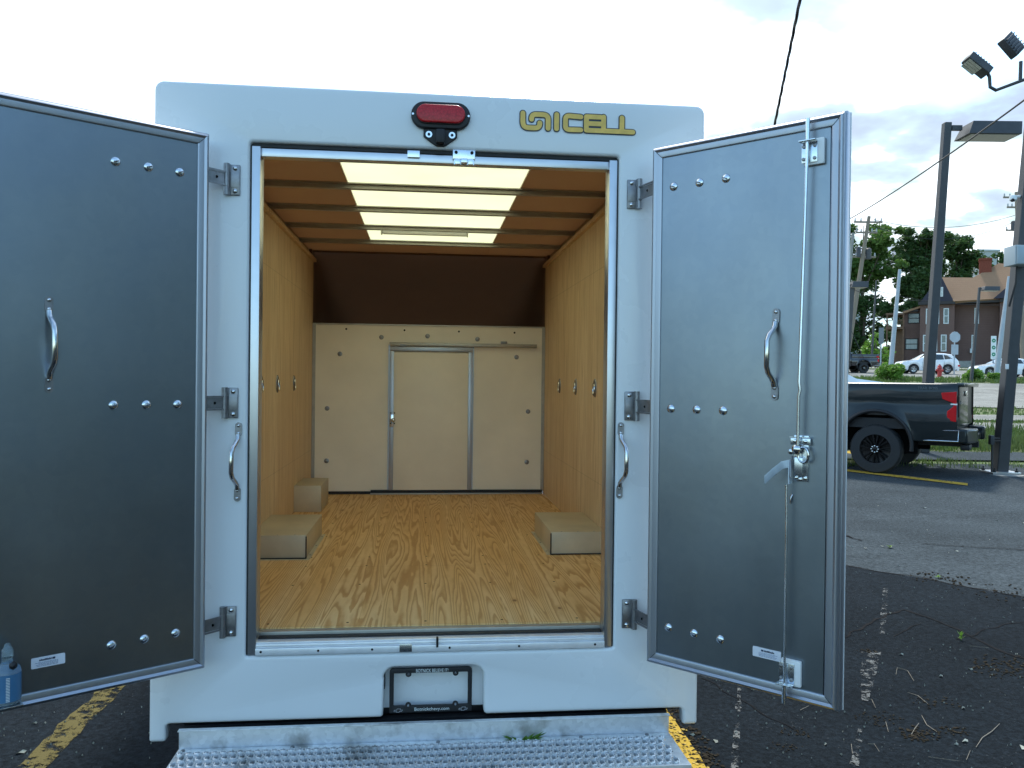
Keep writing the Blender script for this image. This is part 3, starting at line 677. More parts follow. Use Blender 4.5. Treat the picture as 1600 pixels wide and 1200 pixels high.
ch = B(); ch.box(HX(1528), HX(1548), 3, 5, HZ(430), HZ(403)); ch.box(HX(1527), HX(1549), 2.9, 5.1, HZ(403)+.003, HZ(400)); ch.build('chimney', M_brick, house)
def win(x0, x1, y0, y1, d, pane=M_win, tm=M_trim, t_=.11):
    X0, X1, Z0, Z1 = HX(x0), HX(x1), HZ(y1), HZ(y0)
    f = plate([[(X0, Z0), (X1, Z0), (X1, Z1), (X0, Z1)], [(X0+t_, Z0+t_), (X0+t_, Z1-t_), (X1-t_, Z1-t_), (X1-t_, Z0+t_)]], .12, 0, d-.06)
    f.box(X0+t_, X1-t_, d-.045, d-.0, (Z0+Z1)/2-.05, (Z0+Z1)/2+.05)
    w_ = f.build('window', tm, house, smooth=0)
    B().box(X0+t_*.8, X1-t_*.8, d-.025, d-.004, Z0+t_*.8, Z1-t_*.8).build('pane', pane, w_)
for x0, x1 in ((1445, 1452.5), (1459, 1466), (1472.5, 1481)): win(x0, x1, 481, 505.5, 0)
for x0, x1 in ((1441, 1449), (1456, 1463.5), (1469, 1478)): win(x0, x1, 522.5, 549, 0)
win(1521, 1528.5, 480, 505, 1.6); win(1517, 1524, 522.5, 548, 1.6); win(1591, 1600, 481, 507, 0); win(1575, 1583, 481, 507, 0); win(1610, 1619, 481, 507, 0)
win(1467.5, 1471.5, 448, 463, -.35)
win(1416, 1435, 486, 503, 1.2, M_win, M_dtrim); win(1412, 1433, 527, 545.5, 1.2, M_curt, M_dtrim)
hb('air_conditioner', M_trim, 1515, 1521, 544, 551, 1.2, 1.62)
for x0 in (1586,): hb('doorway', M_dtrim, x0, x0+18, 522, 560, -.05, .0-.004)
b = B(); b.box(HX(1383), HX(1411), -.6, 4, HZ(513), HZ(509)); b.box(HX(1383), HX(1411), -.6, 4, HZ(490), HZ(487))
for x in (1384, 1397, 1409.5): b.box(HX(x), HX(x)+.16, -.58, -.42, -1, HZ(490)-.003)
for k in range(24): x = HX(1384)+k*.085; b.box(x, x+.03, -.56, -.52, HZ(509)+.003, HZ(499))
b.box(HX(1383.5), HX(1410.5), -.57, -.50, HZ(499)+.003, HZ(498)); b.box(HX(1397), HX(1411), 1.0, 4, -1, HZ(513)-.003)
b.build('porch', M_porch, house)
b = B(); b.box(HX(1490), HX(1522), -3.5, -3.2, -1.2, HZ(565)); b.build('garden_wall', M_conc, house)
# far pale blocks behind the trees
def far_block(px0, px1, py0, dep, label):
    k = dep/F; c = CAM+FH*dep+RH*(((px0+px1)/2-800)*k); z0 = T(dep); e = empty('far_building', (c.x, c.y, z0), math.atan2(RH.y, RH.x), label, 'building', 'distant pale buildings')
    wd = (px1-px0)*k/2; zt = W((px0+px1)/2, py0, dep).z-z0; B().box(-wd, wd, 0, 14, -2, zt).build('wall', M_far, e); B().box(-wd-.3, wd+.3, -.3, 14.3, zt+.003, zt+.5).build('roof', M_far, e)
    nfl = int(zt/3.2); w_ = 0
    ww = B()
    for i in range(nfl):
        for j in range(max(2, int(wd*2/3))):
            x = -wd+1+j*3.0
            if x+1.4 < wd: ww.box(x, x+1.3, -.06, .05, 2+i*3.2-.8, 2+i*3.2+.6)
    ww.build('window_band', M_win, e)
far_block(1526, 1557, 393, 210, 'pale multi-storey block rising behind the chimney of the brown house')
far_block(1290, 1345, 455, 230, 'distant pale building behind the tall light green tree')

# ------------------------------------------------------------------ poles, lamps, signs
def lean_pts(p0, p1): return [Vector(p0), Vector(p1)]
def lamp_post(px0, py0, px1, py1, dep, wpx, head, label, cat='street lamp', nm='parking_lot_lamp', zb=None):
    """square pole with a shoebox head; leans as in the photograph"""
    k = dep/F; top = W(px1, py1, dep); bot = W(px0, py0, dep); g = T(dep)
    f = (top.z-g)/(top.z-bot.z); bot = top+(bot-top)*f
    e = empty(nm, bot, math.atan2(RH.y, RH.x), label, cat); t_ = top-bot; Rm = Matrix.Rotation(-e.rotation_euler.z, 3, 'Z'); tl = Rm @ t_
    w_ = wpx*k/2; b = B()
    pts = [(-w_, -w_), (w_, -w_), (w_, w_), (-w_, w_)]
    lo = [b.bm.verts.new((x, y, 0)) for x, y in pts]; hi = [b.bm.verts.new((tl.x+x*.8, tl.y+y*.8, tl.z)) for x, y in pts]
    b._f(lo[::-1]); b._f(hi)
    for i in range(4): b._f((lo[i], lo[(i+1) % 4], hi[(i+1) % 4], hi[i]))
    b.build('pole', M_pole, e, bevel=w_*.15)
    if head:
        dz0, dz1, arm, ln, dp = head
        B().box(tl.x+w_*.8, tl.x+arm, -w_*.4, w_*.4, tl.z-.35*dz1-.06, tl.z-.35*dz1+.04).build('arm', M_pole, e)
        hb_ = B(); x0 = tl.x+arm; x1 = x0+ln
        lo = [(x0-.0, -dp*.5, tl.z-dz1), (x1-.05, -dp*.5, tl.z-dz1), (x1-.05, dp*.5, tl.z-dz1), (x0-.0, dp*.5, tl.z-dz1)]
        hi = [(x0+.12, -dp*.38, tl.z-dz0), (x1, -dp*.38, tl.z-dz0), (x1, dp*.38, tl.z-dz0), (x0+.12, dp*.38, tl.z-dz0)]
        A_ = [hb_.bm.verts.new(v) for v in lo]; C_ = [hb_.bm.verts.new(v) for v in hi]; hb_._f(A_[::-1]); hb_._f(C_)
        for i in range(4): hb_._f((A_[i], A_[(i+1) % 4], C_[(i+1) % 4], C_[i]))
        h_ = hb_.build('lamp_head', M_pole, e, bevel=.01)
        B().box(x0+.06, x1-.10, -dp*.42, dp*.42, tl.z-dz1-.012, tl.z-dz1-.003).build('lens', M_lampglass, h_)
    return e, tl
lamp_post(1450, 600, 1479.5, 192, 17, 14, (.03, .31, .28, 1.12, .60), 'tall dark square lamp post with one shoebox head, behind the bed of the dark pickup')
lamp_post(1321, 575, 1331, 444, 50, 9, (-.15, .22, -.15, 1.05, .7), 'distant dark lamp post with flat head in front of the wooden utility poles')
lamp_post(1518, 590, 1530.5, 449, 52, 4, (-.05, .22, .10, 1.05, .6), 'thin dark lamp post with flat head in front of the brown house')
# near pole with floodlights, box and camera
DN = 14.3; kn = DN/F
e, tl = lamp_post(1562, 738, 1624, 60, DN, 18, None, 'thick dark square pole with floodlights, grey box and white camera, right of the pickup', 'light pole', 'floodlight_pole')
ez = e.rotation_euler.z; Ri = Matrix.Rotation(-ez, 3, 'Z')
def NL(px, py, dd=0): return Ri @ (W(px, py, DN+dd)-e.location)
def nbox(name, x0, x1, y0, y1, d0, d1, mat, par=None, bev=.01):
    a = NL(x0, y0); c = NL(x1, y1); return B().box(a.x, c.x, a.y+d0, a.y+d1, c.z, a.z, bev).build(name, mat, par or e)
bx = nbox('electrical_box', 1562, 1596, 389, 419, -.45, -.12, M_greybox)
nbox('box_cover', 1563.5, 1586, 391, 418, -.475, -.454, M_greybox, bx, .004)
b = B(); b.tube([NL(1578, 419)+Vector((0, -.2, 0)), NL(1576, 445)+Vector((0, -.2, 0)), NL(1570, 480)+Vector((0, -.12, 0))], .02, 8); b.build('conduit', M_black, e)
b = B(); c_ = NL(1583, 310); b.lathe((c_.x, c_.y, c_.z), [(.03, -.055), (.06, -.03), (.065, 0), (.05, .05), (.02, .06)], 20); b.tube([c_+Vector((0, 0, .03)), c_+Vector((.16, 0, .035))], .025, 10)
sc_ = b.build('security_camera', M_nylon, e); B().lathe(c_+Vector((-.025, -.035, -.035)), [(.0, -.03), (.028, -.02), (.032, .02), (.0, .03)], 14, 'y').build('camera_lens', M_black, sc_)
b = B(); b.tube([NL(1540, 108), NL(1546, 120), NL(1547, 136), NL(1556, 141), NL(1612, 120), NL(1660, 102)], .03, 10); b.tube([NL(1594, 128), NL(1595, 96)], .03, 10); b.build('cross_arm', M_pole, e)
def flood(cpx_, cpy_, ang, tilt, L=.46, Wd=.30):
    c = NL(cpx_, cpy_); M_ = Matrix.Translation(c) @ Matrix.Rotation(ang, 4, 'Y') @ Matrix.Rotation(tilt, 4, 'X')
    h_ = B().box(-L/2, L/2, -Wd/2, Wd/2, -.07, .07, .015).build('floodlight', M_pole, e, M=M_)
    ln_ = B()
    for j in range(4): ln_.box(-L/2+.04, L/2-.16, -Wd/2+.025+j*.066, -Wd/2+.08+j*.066, -.078, -.0705)
    ln_.build('led_panel', M_lampglass, h_, M=M_)
    fn = B()
    for j in range(6): fn.box(-L/2+.05+j*.06, -L/2+.07+j*.06, -Wd/2+.02, Wd/2-.02, .0705, .10)
    fn.build('cooling_fin', M_pole, h_, M=M_)
flood(1527, 102, radians(38), radians(-8), .46, .24); flood(1580, 71, radians(48), radians(62), .38, .36)
b = B(); b.box(-.24, .24, -.22, .22, -.012, .03, .004); b.build('base_plate', M_alub, e)
b = B(); b.lathe((0, 0, 0), [(.40, -.30), (.42, -.03), (.38, -.012)], 24); b.build('concrete_base', M_conc, e)
b = B()
for sx in (-1, 1):
    for sy in (-1, 1): b.lathe((sx*.19, sy*.17, .03), [(.03, -.0), (.03, .03), (.012, .031), (.012, .07)], 8)
b.build('anchor_bolt', M_black, e)
b = B(); b.box(-.25, -.235, -.2, -.16, .03, .62); b.box(-.29, -.225, -.22, -.14, .50, .66, .005); b.box(-.24, -.12, -.19, -.17, .60, .62); b.box(-.24, -.1, -.19, -.17, .56, .575); b.build('ground_rod_bracket', M_pole, e)
nbox('white_tag', 1564, 1569, 569, 577, -.135, -.128, M_nylon, None, .001)

def utility_pole(px0, py0, px1, py1, dep, wpx, label, arms=True, mat=None, nm='utility_pole', cat='utility pole', curved=0):
    k = dep/F; top = W(px1, py1, dep); bot = W(px0, py0, dep); f = (top.z-T(dep))/(top.z-bot.z); bot = top+(bot-top)*f
    e = empty(nm, bot, math.atan2(RH.y, RH.x), label, cat, 'wooden utility poles along the street' if nm == 'utility_pole' else 'plain metal poles along the street'); tl = Matrix.Rotation(-e.rotation_euler.z, 3, 'Z') @ (top-bot); r_ = wpx*k/2
    B().tube([(0, 0, -.1), tl*.5+Vector((curved, 0, 0)), tl], [r_*1.15, r_, r_*.7], 12).build('pole', mat or M_wood, e)
    if arms:
        for dz, L in ((.5, 1.2), (1.4, .9), (3.5, 1.1)):
            b = B(); c = tl*(1-dz/tl.length); b.box(c.x-L, c.x+L, c.y-.08, c.y+.06, c.z-.07, c.z+.07)
            a_ = b.build('crossarm', M_wood, e)
            ib = B()
            for q in (-1, -.55, .55, 1): ib.lathe((c.x+q*L*.93, c.y, c.z+.07), [(.05, 0), (.08, .08), (.05, .14), (.07, .2), (.03, .28)], 8)
            ib.build('insulator', M_far, a_)
        c = tl*(1-3.2/tl.length); b = B(); b.lathe((c.x+.42, c.y, c.z), [(.05, -.5), (.24, -.48), (.25, .35), (.15, .45)], 14); b.lathe((c.x-.42, c.y, c.z+.1), [(.05, -.45), (.2, -.43), (.2, .35), (.12, .45)], 14); b.build('transformer', M_pole, e)
    return e
utility_pole(1323, 560, 1358, 338, 70, 7, 'wooden utility pole with crossarms and transformers in front of the light green tree')
utility_pole(1314, 560, 1333, 364, 66, 6, 'bare leaning grey utility pole just right of the open door edge', False, simple('grey_weathered_wood', (.27, .27, .25), .9, 0, .2, 5, .3))
utility_pole(1362, 562, 1369, 438, 85, 3.2, 'thin black pole standing against the dark trees', False, M_pole, 'metal_pole', 'pole')
utility_pole(1392, 570, 1406, 421, 60, 6.5, 'smooth grey metal pole behind the large bright bush', False, M_greypole, 'metal_pole', 'pole')
utility_pole(1556, 590, 1577, 432, 56, 7, 'smooth pale grey pole just left of the thick dark pole', False, M_greypole, 'metal_pole', 'pole')
utility_pole(1600, 585, 1588, 300, 75, 7, 'wooden utility pole mostly behind the thick dark pole', True)

def sign_post(px, py0, py1, dep, label, kind_):
    k = dep/F; g = CAM+FH*dep+RH*((px-800)*k); z0 = T(dep); e = empty('sign', (g.x, g.y, z0), math.atan2(RH.y, RH.x), label, 'sign')
    zt = W(px, py0, dep).z-z0; B().box(-.04, .04, -.03, .03, -.05, zt-.05).build('post', M_greypole, e); w_ = .45
    if kind_ == 'oct':
        B().prism([(.45*cos(pi/8+i*pi/4), zt-.5+.45*sin(pi/8+i*pi/4)) for i in range(8)], 'y', -.06, -.035).build('sign_panel', M_greypole, e)
        B().box(-.28, .28, -.06, -.035, zt-1.9, zt-1.1).build('sign_panel', M_greypole, e)
    elif kind_ == 'plain':
        B().box(-.19, .19, -.06, -.035, zt-1.25, zt).build('sign_panel', M_dgrey, e)
    else:
        p_ = B().box(-.20, .20, -.06, -.035, zt-1.75, zt, .01).build('sign_panel', M_signw, e)
        b = B()
        for i in range(3):
            b.lathe((0, -.064, zt-.35-i*.52), [(.15, 0), (.15, .003)], 18, 'y'); 
        b.build('green_symbols', M_green, p_)
        b = B()
        for i in range(3): b.box(-.05, .05, -.069, -.0645, zt-.38-i*.52, zt-.32-i*.52)
        b.build('white_symbols', M_signw, p_)
sign_post(1375.5, 512, 537, 64, 'grey back of a tall road sign on a thin post left of the white SUV', 'plain')
sign_post(1490.5, 517, 542, 66, 'grey back of an octagonal road sign on a post right of the white SUV', 'oct')
sign_post(1551, 525, 555, 62, 'narrow white sign with green round symbols standing before the white sedan', 'green')

# overhead wires
def wire(p0, p1, sag, r_, label, n=24, twist=0, mat=M_black, nm='overhead_wire'):
    b = B(); pts = []
    for i in range(n+1):
        f = i/n; q = p0.lerp(p1, f); q.z -= sag*4*f*(1-f); pts.append(q)
    if twist:
        for ph in (0, pi*.66, pi*1.33):
            P = []
            m_ = n*6
            for i in range(m_+1):
                f = i/m_; q = p0.lerp(p1, f); q.z -= sag*4*f*(1-f); a = twist*f*2*pi+ph; q += (RH*cos(a)+UP*sin(a))*r_*1.1; P.append(q)
            b.tube(P, r_, 6)
    else: b.tube(pts, r_, 6)
    return tag(b.build(nm, mat), label, 'cable')
wire(W(1262, -60, 5.5), W(1150, 470, 16), .1, .0062, 'black twisted service cable rising steeply above the right door', 30, 16)
wire(W(1680, 97, 9), W(1250, 378, 30), .25, .012, 'thin grey overhead wire crossing in front of the shoebox lamp head')
for j, (a, c, sg) in enumerate((((1365, 343, 70), (1590, 335, 72), .9), ((1362, 352, 70), (1588, 345, 72), 1.4), ((1345, 447, 70), (1600, 475, 60), .6), ((1330, 452, 66), (1470, 470, 60), .3), ((1350, 560, 64), (1300, 440, 66), .2))):
    wire(W(*a), W(*c), sg, .022, ('faint upper wire strung between the two wooden utility poles', 'faint lower wire strung between the two wooden utility poles', 'thin wire passing in front of the tan house roof', 'thin wire dipping across the dark trees to the house', 'thin guy wire beside the leaning grey pole')[j])

# fire hydrant
g = G(1468, 589); b = B(); e = empty('fire_hydrant', g, label='red fire hydrant on the verge below the white SUV', cat='hydrant')
B().lathe((0, 0, 0), [(.22, 0), (.22, .05), (.15, .06), (.15, .62), (.19, .64), (.19, .68), (.16, .70), (.13, .82), (.05, .88), (.05, .94)], 16).build('barrel', M_hyd, e)
b = B(); b.cyl((-.27, 0, .5), (.27, 0, .5), .075, n=12); b.cyl((0, -.25, .45), (0, 0, .45), .09, n=12); b.build('nozzle', M_hyd, e)

# ------------------------------------------------------------------ vehicles
def wheel(par, x, y, r, wd, rimm, side, spokes=8, name='wheel', tread=True):
    """side = -1 faces -y"""
    e = B(); n = 64 if tread else 36
    prof = [(r*.60, -wd/2), (r*.66, -wd*.5), (r*.93, -wd*.48), (r*.985, -wd*.38), (r, -wd*.2), (r, wd*.2), (r*.985, wd*.38), (r*.93, wd*.48), (r*.66, wd*.5), (r*.60, wd/2)]
    rings = []
    for i, (rr_, h) in enumerate(prof):
        ring = []
        for k in range(n):
            a = 2*pi*k/n; q = rr_*(.975 if tread and (k+(i//2)*1) % 4 < 1 and 2 < i < 7 else 1); ring.append(e.bm.verts.new((x+q*cos(a), y+h, r+q*sin(a))))
        rings.append(ring)
    for a_, b_ in zip(rings, rings[1:]):
        for k in range(n): e._f((a_[k], a_[(k+1) % n], b_[(k+1) % n], b_[k]))
    t_ = e.build('tyre', M_tyre, None, 30)
    w_ = t_; w_.name = name; w_.parent = par
    rb = B(); R_ = r*.615; ys = y+side*wd*.42
    rb.lathe((x, y, r), [(R_, side*wd*.47), (R_*.93, side*wd*.46), (R_*.90, side*wd*.2), (R_*.3, side*wd*.12), (.01, side*wd*.12)], 40, 'y', (0, 1))
    for k in range(spokes):
        a = 2*pi*k/spokes; da = .16
        for s_ in (-1, 1):
            a1 = a+s_*.05; a2 = a+s_*da
            p = [(x+R_*.18*cos(a1-.10), r+R_*.18*sin(a1-.10)), (x+R_*.92*cos(a2-.055), r+R_*.92*sin(a2-.055)), (x+R_*.92*cos(a2+.055), r+R_*.92*sin(a2+.055)), (x+R_*.18*cos(a1+.10), r+R_*.18*sin(a1+.10))]
            rb.prism(p, 'y', ys+side*.012+s_*.0011, ys-side*.04+s_*.0011)
    rb.lathe((x, ys, r), [(R_*.26, side*-.03), (R_*.26, side*.02), (R_*.2, side*.03), (R_*.16, side*.05), (.01, side*.055)], 24, 'y')
    rb.build('rim', rimm, w_, 30)
    nb = B()
    for k in range(8):
        a = 2*pi*k/8; nb.lathe((x+R_*.21*cos(a), ys+side*.02, r+R_*.21*sin(a)), [(.012, 0), (.012, side*.03), (.004, side*.032)], 8, 'y')
    nb.build('lug_nut', M_chrome, w_)
    return w_

def arch(x, wheels, zb, R_):
    z = zb
    for wx, wr in wheels:
        d = abs(x-wx)
        if d < R_: z = max(z, wr+sqrt(max(0, R_*R_-d*d)))
    return z
def loft(stations, b):
    """stations: list of (x, [(y,z)...half section]) -> both sides"""
    for sg in (-1, 1): b.grid([[(x, sg*y, z) for y, z in sec] for x, sec in stations])

def small_car(loc, rz, label, cat, name, mat, L, Hh, hood, spec, glassspec, wr, rim, grp=None):
    """spec: outline [(x, belt z, top z, half width at roof)] front at -x"""
    e = empty(name, loc, rz, label, cat, grp); hw = spec['hw']; wheels = [(wx, wr) for wx in spec['wheels']]; zb = spec['zb']; AR = wr+.07
    xs = set(); N = 70
    for i in range(N+1): xs.add(round(-L/2+L*i/N, 3))
    for wx, _ in wheels:
        for k in range(17): xs.add(round(wx+AR*cos(pi*k/16), 4))
    xs = sorted(x for x in xs if -L/2 <= x <= L/2)
    def itp(tab, x):
        for (x0, v0), (x1, v1) in zip(tab, tab[1:]):
            if x <= x1: f = (x-x0)/(x1-x0) if x1 > x0 else 0; f = max(0, min(1, f)); return v0+(v1-v0)*f
        return tab[-1][1]
    st_ = []
    for x in xs:
        belt = itp(spec['belt'], x); top = itp(spec['top'], x); wdt = hw*itp(spec['plan'], x); z0 = arch(x, wheels, zb, AR)
        z0 = min(z0, belt-.08); f = max(0, min(1, (top-belt)/.5)); rw = wdt*(.93-.19*f)
        sec = [(wdt*.93, z0), (wdt*.985, z0+(belt-z0)*.25), (wdt, z0+(belt-z0)*.55), (wdt*.985, z0+(belt-z0)*.9), (wdt*.95, belt), (rw, belt+(top-belt)*.86+.001), (rw*.86, top-.015*f), (rw*.4, top+.012), (0, top+.018)]
        st_.append((x, sec))
    b = B(); loft(st_, b)
    for sgn in (0, -1):
        x, sec = st_[sgn]; b.poly([(x, y, z) for y, z in sec]+[(x, -y, z) for y, z in sec[::-1][1:]])
    bmesh.ops.remove_doubles(b.bm, verts=b.bm.verts, dist=.002)
    b.build('body', mat, e, 35)
    # underbody
    B().box(-L/2+.25, L/2-.25, -hw*.9, hw*.9, zb+.02, zb+.25).build('underbody', M_black, e)
    def side_y(x, z):
        belt = itp(spec['belt'], x); top = itp(spec['top'], x); wdt = hw*itp(spec['plan'], x); f = max(0, min(1, (top-belt)/.5)); rw = wdt*(.93-.19*f); zt_ = belt+(top-belt)*.86
        g_ = (z-belt)/(zt_-belt) if zt_ > belt else 0; return wdt*.95+(rw-wdt*.95)*g_
    for sg in (-1, 1):
        for poly in glassspec['side']:
            b = B(); n = len(poly)
            A_ = [b.bm.verts.new((x, sg*(side_y(x, z)+.012), z)) for x, z in poly]; C_ = [b.bm.verts.new((x, sg*(side_y(x, z)-.02), z)) for x, z in poly]
            b._f(A_); b._f(C_[::-1])
            for i in range(n): b._f((A_[i], C_[i], C_[(i+1) % n], A_[(i+1) % n]))
            b.build('side_window', M_glass, e, 20)
    for nm, (x0, z0, x1, z1, w0, w1) in glassspec['ends'].items():
        d = Vector((z1-z0, 0, -(x1-x0))).normalized(); d *= -1 if d.z < 0 else 1
        b = B(); q = [Vector((x0, -w0, z0)), Vector((x0, w0, z0)), Vector((x1, w1, z1)), Vector((x1, -w1, z1))]
        A_ = [b.bm.verts.new(v+d*.03) for v in q]; C_ = [b.bm.verts.new(v-d*.02) for v in q]; b._f(A_); b._f(C_[::-1])
        for i in range(4): b._f((A_[i], C_[i], C_[(i+1) % 4], A_[(i+1) % 4]))
        b.build(nm, M_glass, e, 20)
    for wx, _ in wheels:
        for sg in (-1, 1): wheel(e, wx, sg*(hw*.90-.10), wr, .22, rim, sg, 5, tread=False)
    for sg in (-1, 1):
        B().box(-L/2+.02, -L/2+.32, sg*hw*.62-.18, sg*hw*.62+.18, itp(spec['belt'], -L/2+.1)-.22, itp(spec['belt'], -L/2+.1)-.10, .02).build('headlight', M_zinc, e)
        B().box(L/2-.22, L/2+.012, sg*hw*.76-.14, sg*hw*.76+.14, itp(spec['belt'], L/2)-.20, itp(spec['belt'], L/2)-.06, .02).build('tail_light', M_tail, e)
        mxr = spec['mirror']; B().box(mxr, mxr+.16, sg*hw-.02 if sg > 0 else -hw-.18, hw+.18 if sg > 0 else -hw+.02, itp(spec['belt'], mxr)+.02, itp(spec['belt'], mxr)+.17, .03).build('wing_mirror', mat, e)
        b = B()
        for xx in spec['seams']: b.box(xx, xx+.012, sg*hw*1.0-.008, sg*hw*1.0+.002, zb+.2, itp(spec['belt'], xx)-.1)
        b.build('door_seam', M_black, e)
    b = B(); b.box(-L/2-.01, -L/2+.12, -hw*.55, hw*.55, zb+.10, zb+.36, .02); b.build('grille', M_black, e)
    return e

LZ = math.atan2(RH.y, RH.x)
suv_spec = dict(hw=.93, zb=.26, wheels=(-1.36, 1.33), belt=[(-2.3, .72), (-2.15, .90), (-1.0, 1.04), (1.6, 1.12), (2.2, 1.08), (2.3, .80)], top=[(-2.3, .74), (-2.2, .93), (-1.9, 1.02), (-1.0, 1.13), (-.25, 1.60), (.2, 1.69), (1.2, 1.67), (1.75, 1.58), (2.12, 1.16), (2.3, .86)], plan=[(-2.3, .72), (-2.05, .93), (-1.5, 1), (1.6, 1), (2.1, .93), (2.3, .80)], mirror=-.62, seams=(-.72, .18, 1.0))
suv_glass = dict(side=[[(-.62, 1.10), (.16, 1.13), (.16, 1.56), (-.14, 1.54)], [(.22, 1.13), (1.02, 1.16), (.98, 1.54), (.22, 1.56)], [(1.08, 1.17), (1.72, 1.22), (1.30, 1.50), (1.06, 1.53)]], ends=dict(windscreen=(-.95, 1.12, -.28, 1.56, .74, .62), rear_window=(2.10, 1.19, 1.80, 1.52, .70, .6)))
g = G(1447, 584); small_car((g.x, g.y, g.z), LZ-.05, 'white SUV parked side-on across the street, behind the thin dark lamp post and hydrant', 'car', 'parked_suv', M_wcar, 4.6, 1.69, 0, suv_spec, suv_glass, .36, M_rim, 'parked white SUVs')
sed_spec = dict(hw=.9, zb=.2, wheels=(-1.42, 1.28), belt=[(-2.33, .60), (-2.15, .74), (-1.0, .90), (1.6, .99), (2.2, .96), (2.33, .75)], top=[(-2.33, .62), (-2.2, .76), (-1.2, .95), (-.95, .99), (-.1, 1.40), (.5, 1.44), (1.1, 1.36), (1.75, 1.06), (2.2, 1.02), (2.33, .8)], plan=[(-2.33, .70), (-2.05, .92), (-1.5, 1), (1.6, 1), (2.1, .93), (2.33, .80)], mirror=-.62, seams=(-.72, .18, 1.0))
sed_glass = dict(side=[[(-.66, .96), (.16, .99), (.16, 1.32), (-.08, 1.30)], [(.22, .99), (1.0, 1.01), (.86, 1.29), (.22, 1.32)], [(1.05, 1.02), (1.42, 1.04), (1.02, 1.24)]], ends=dict(windscreen=(-.92, .99, -.14, 1.38, .72, .60), rear_window=(1.70, 1.07, 1.16, 1.34, .68, .58)))
g = G(1568, 589); small_car((g.x, g.y, g.z), LZ-.04, 'white sedan parked side-on, partly hidden by the thick dark pole', 'car', 'parked_sedan', M_wcar, 4.65, 1.44, 0, sed_spec, sed_glass, .33, M_rim, None)

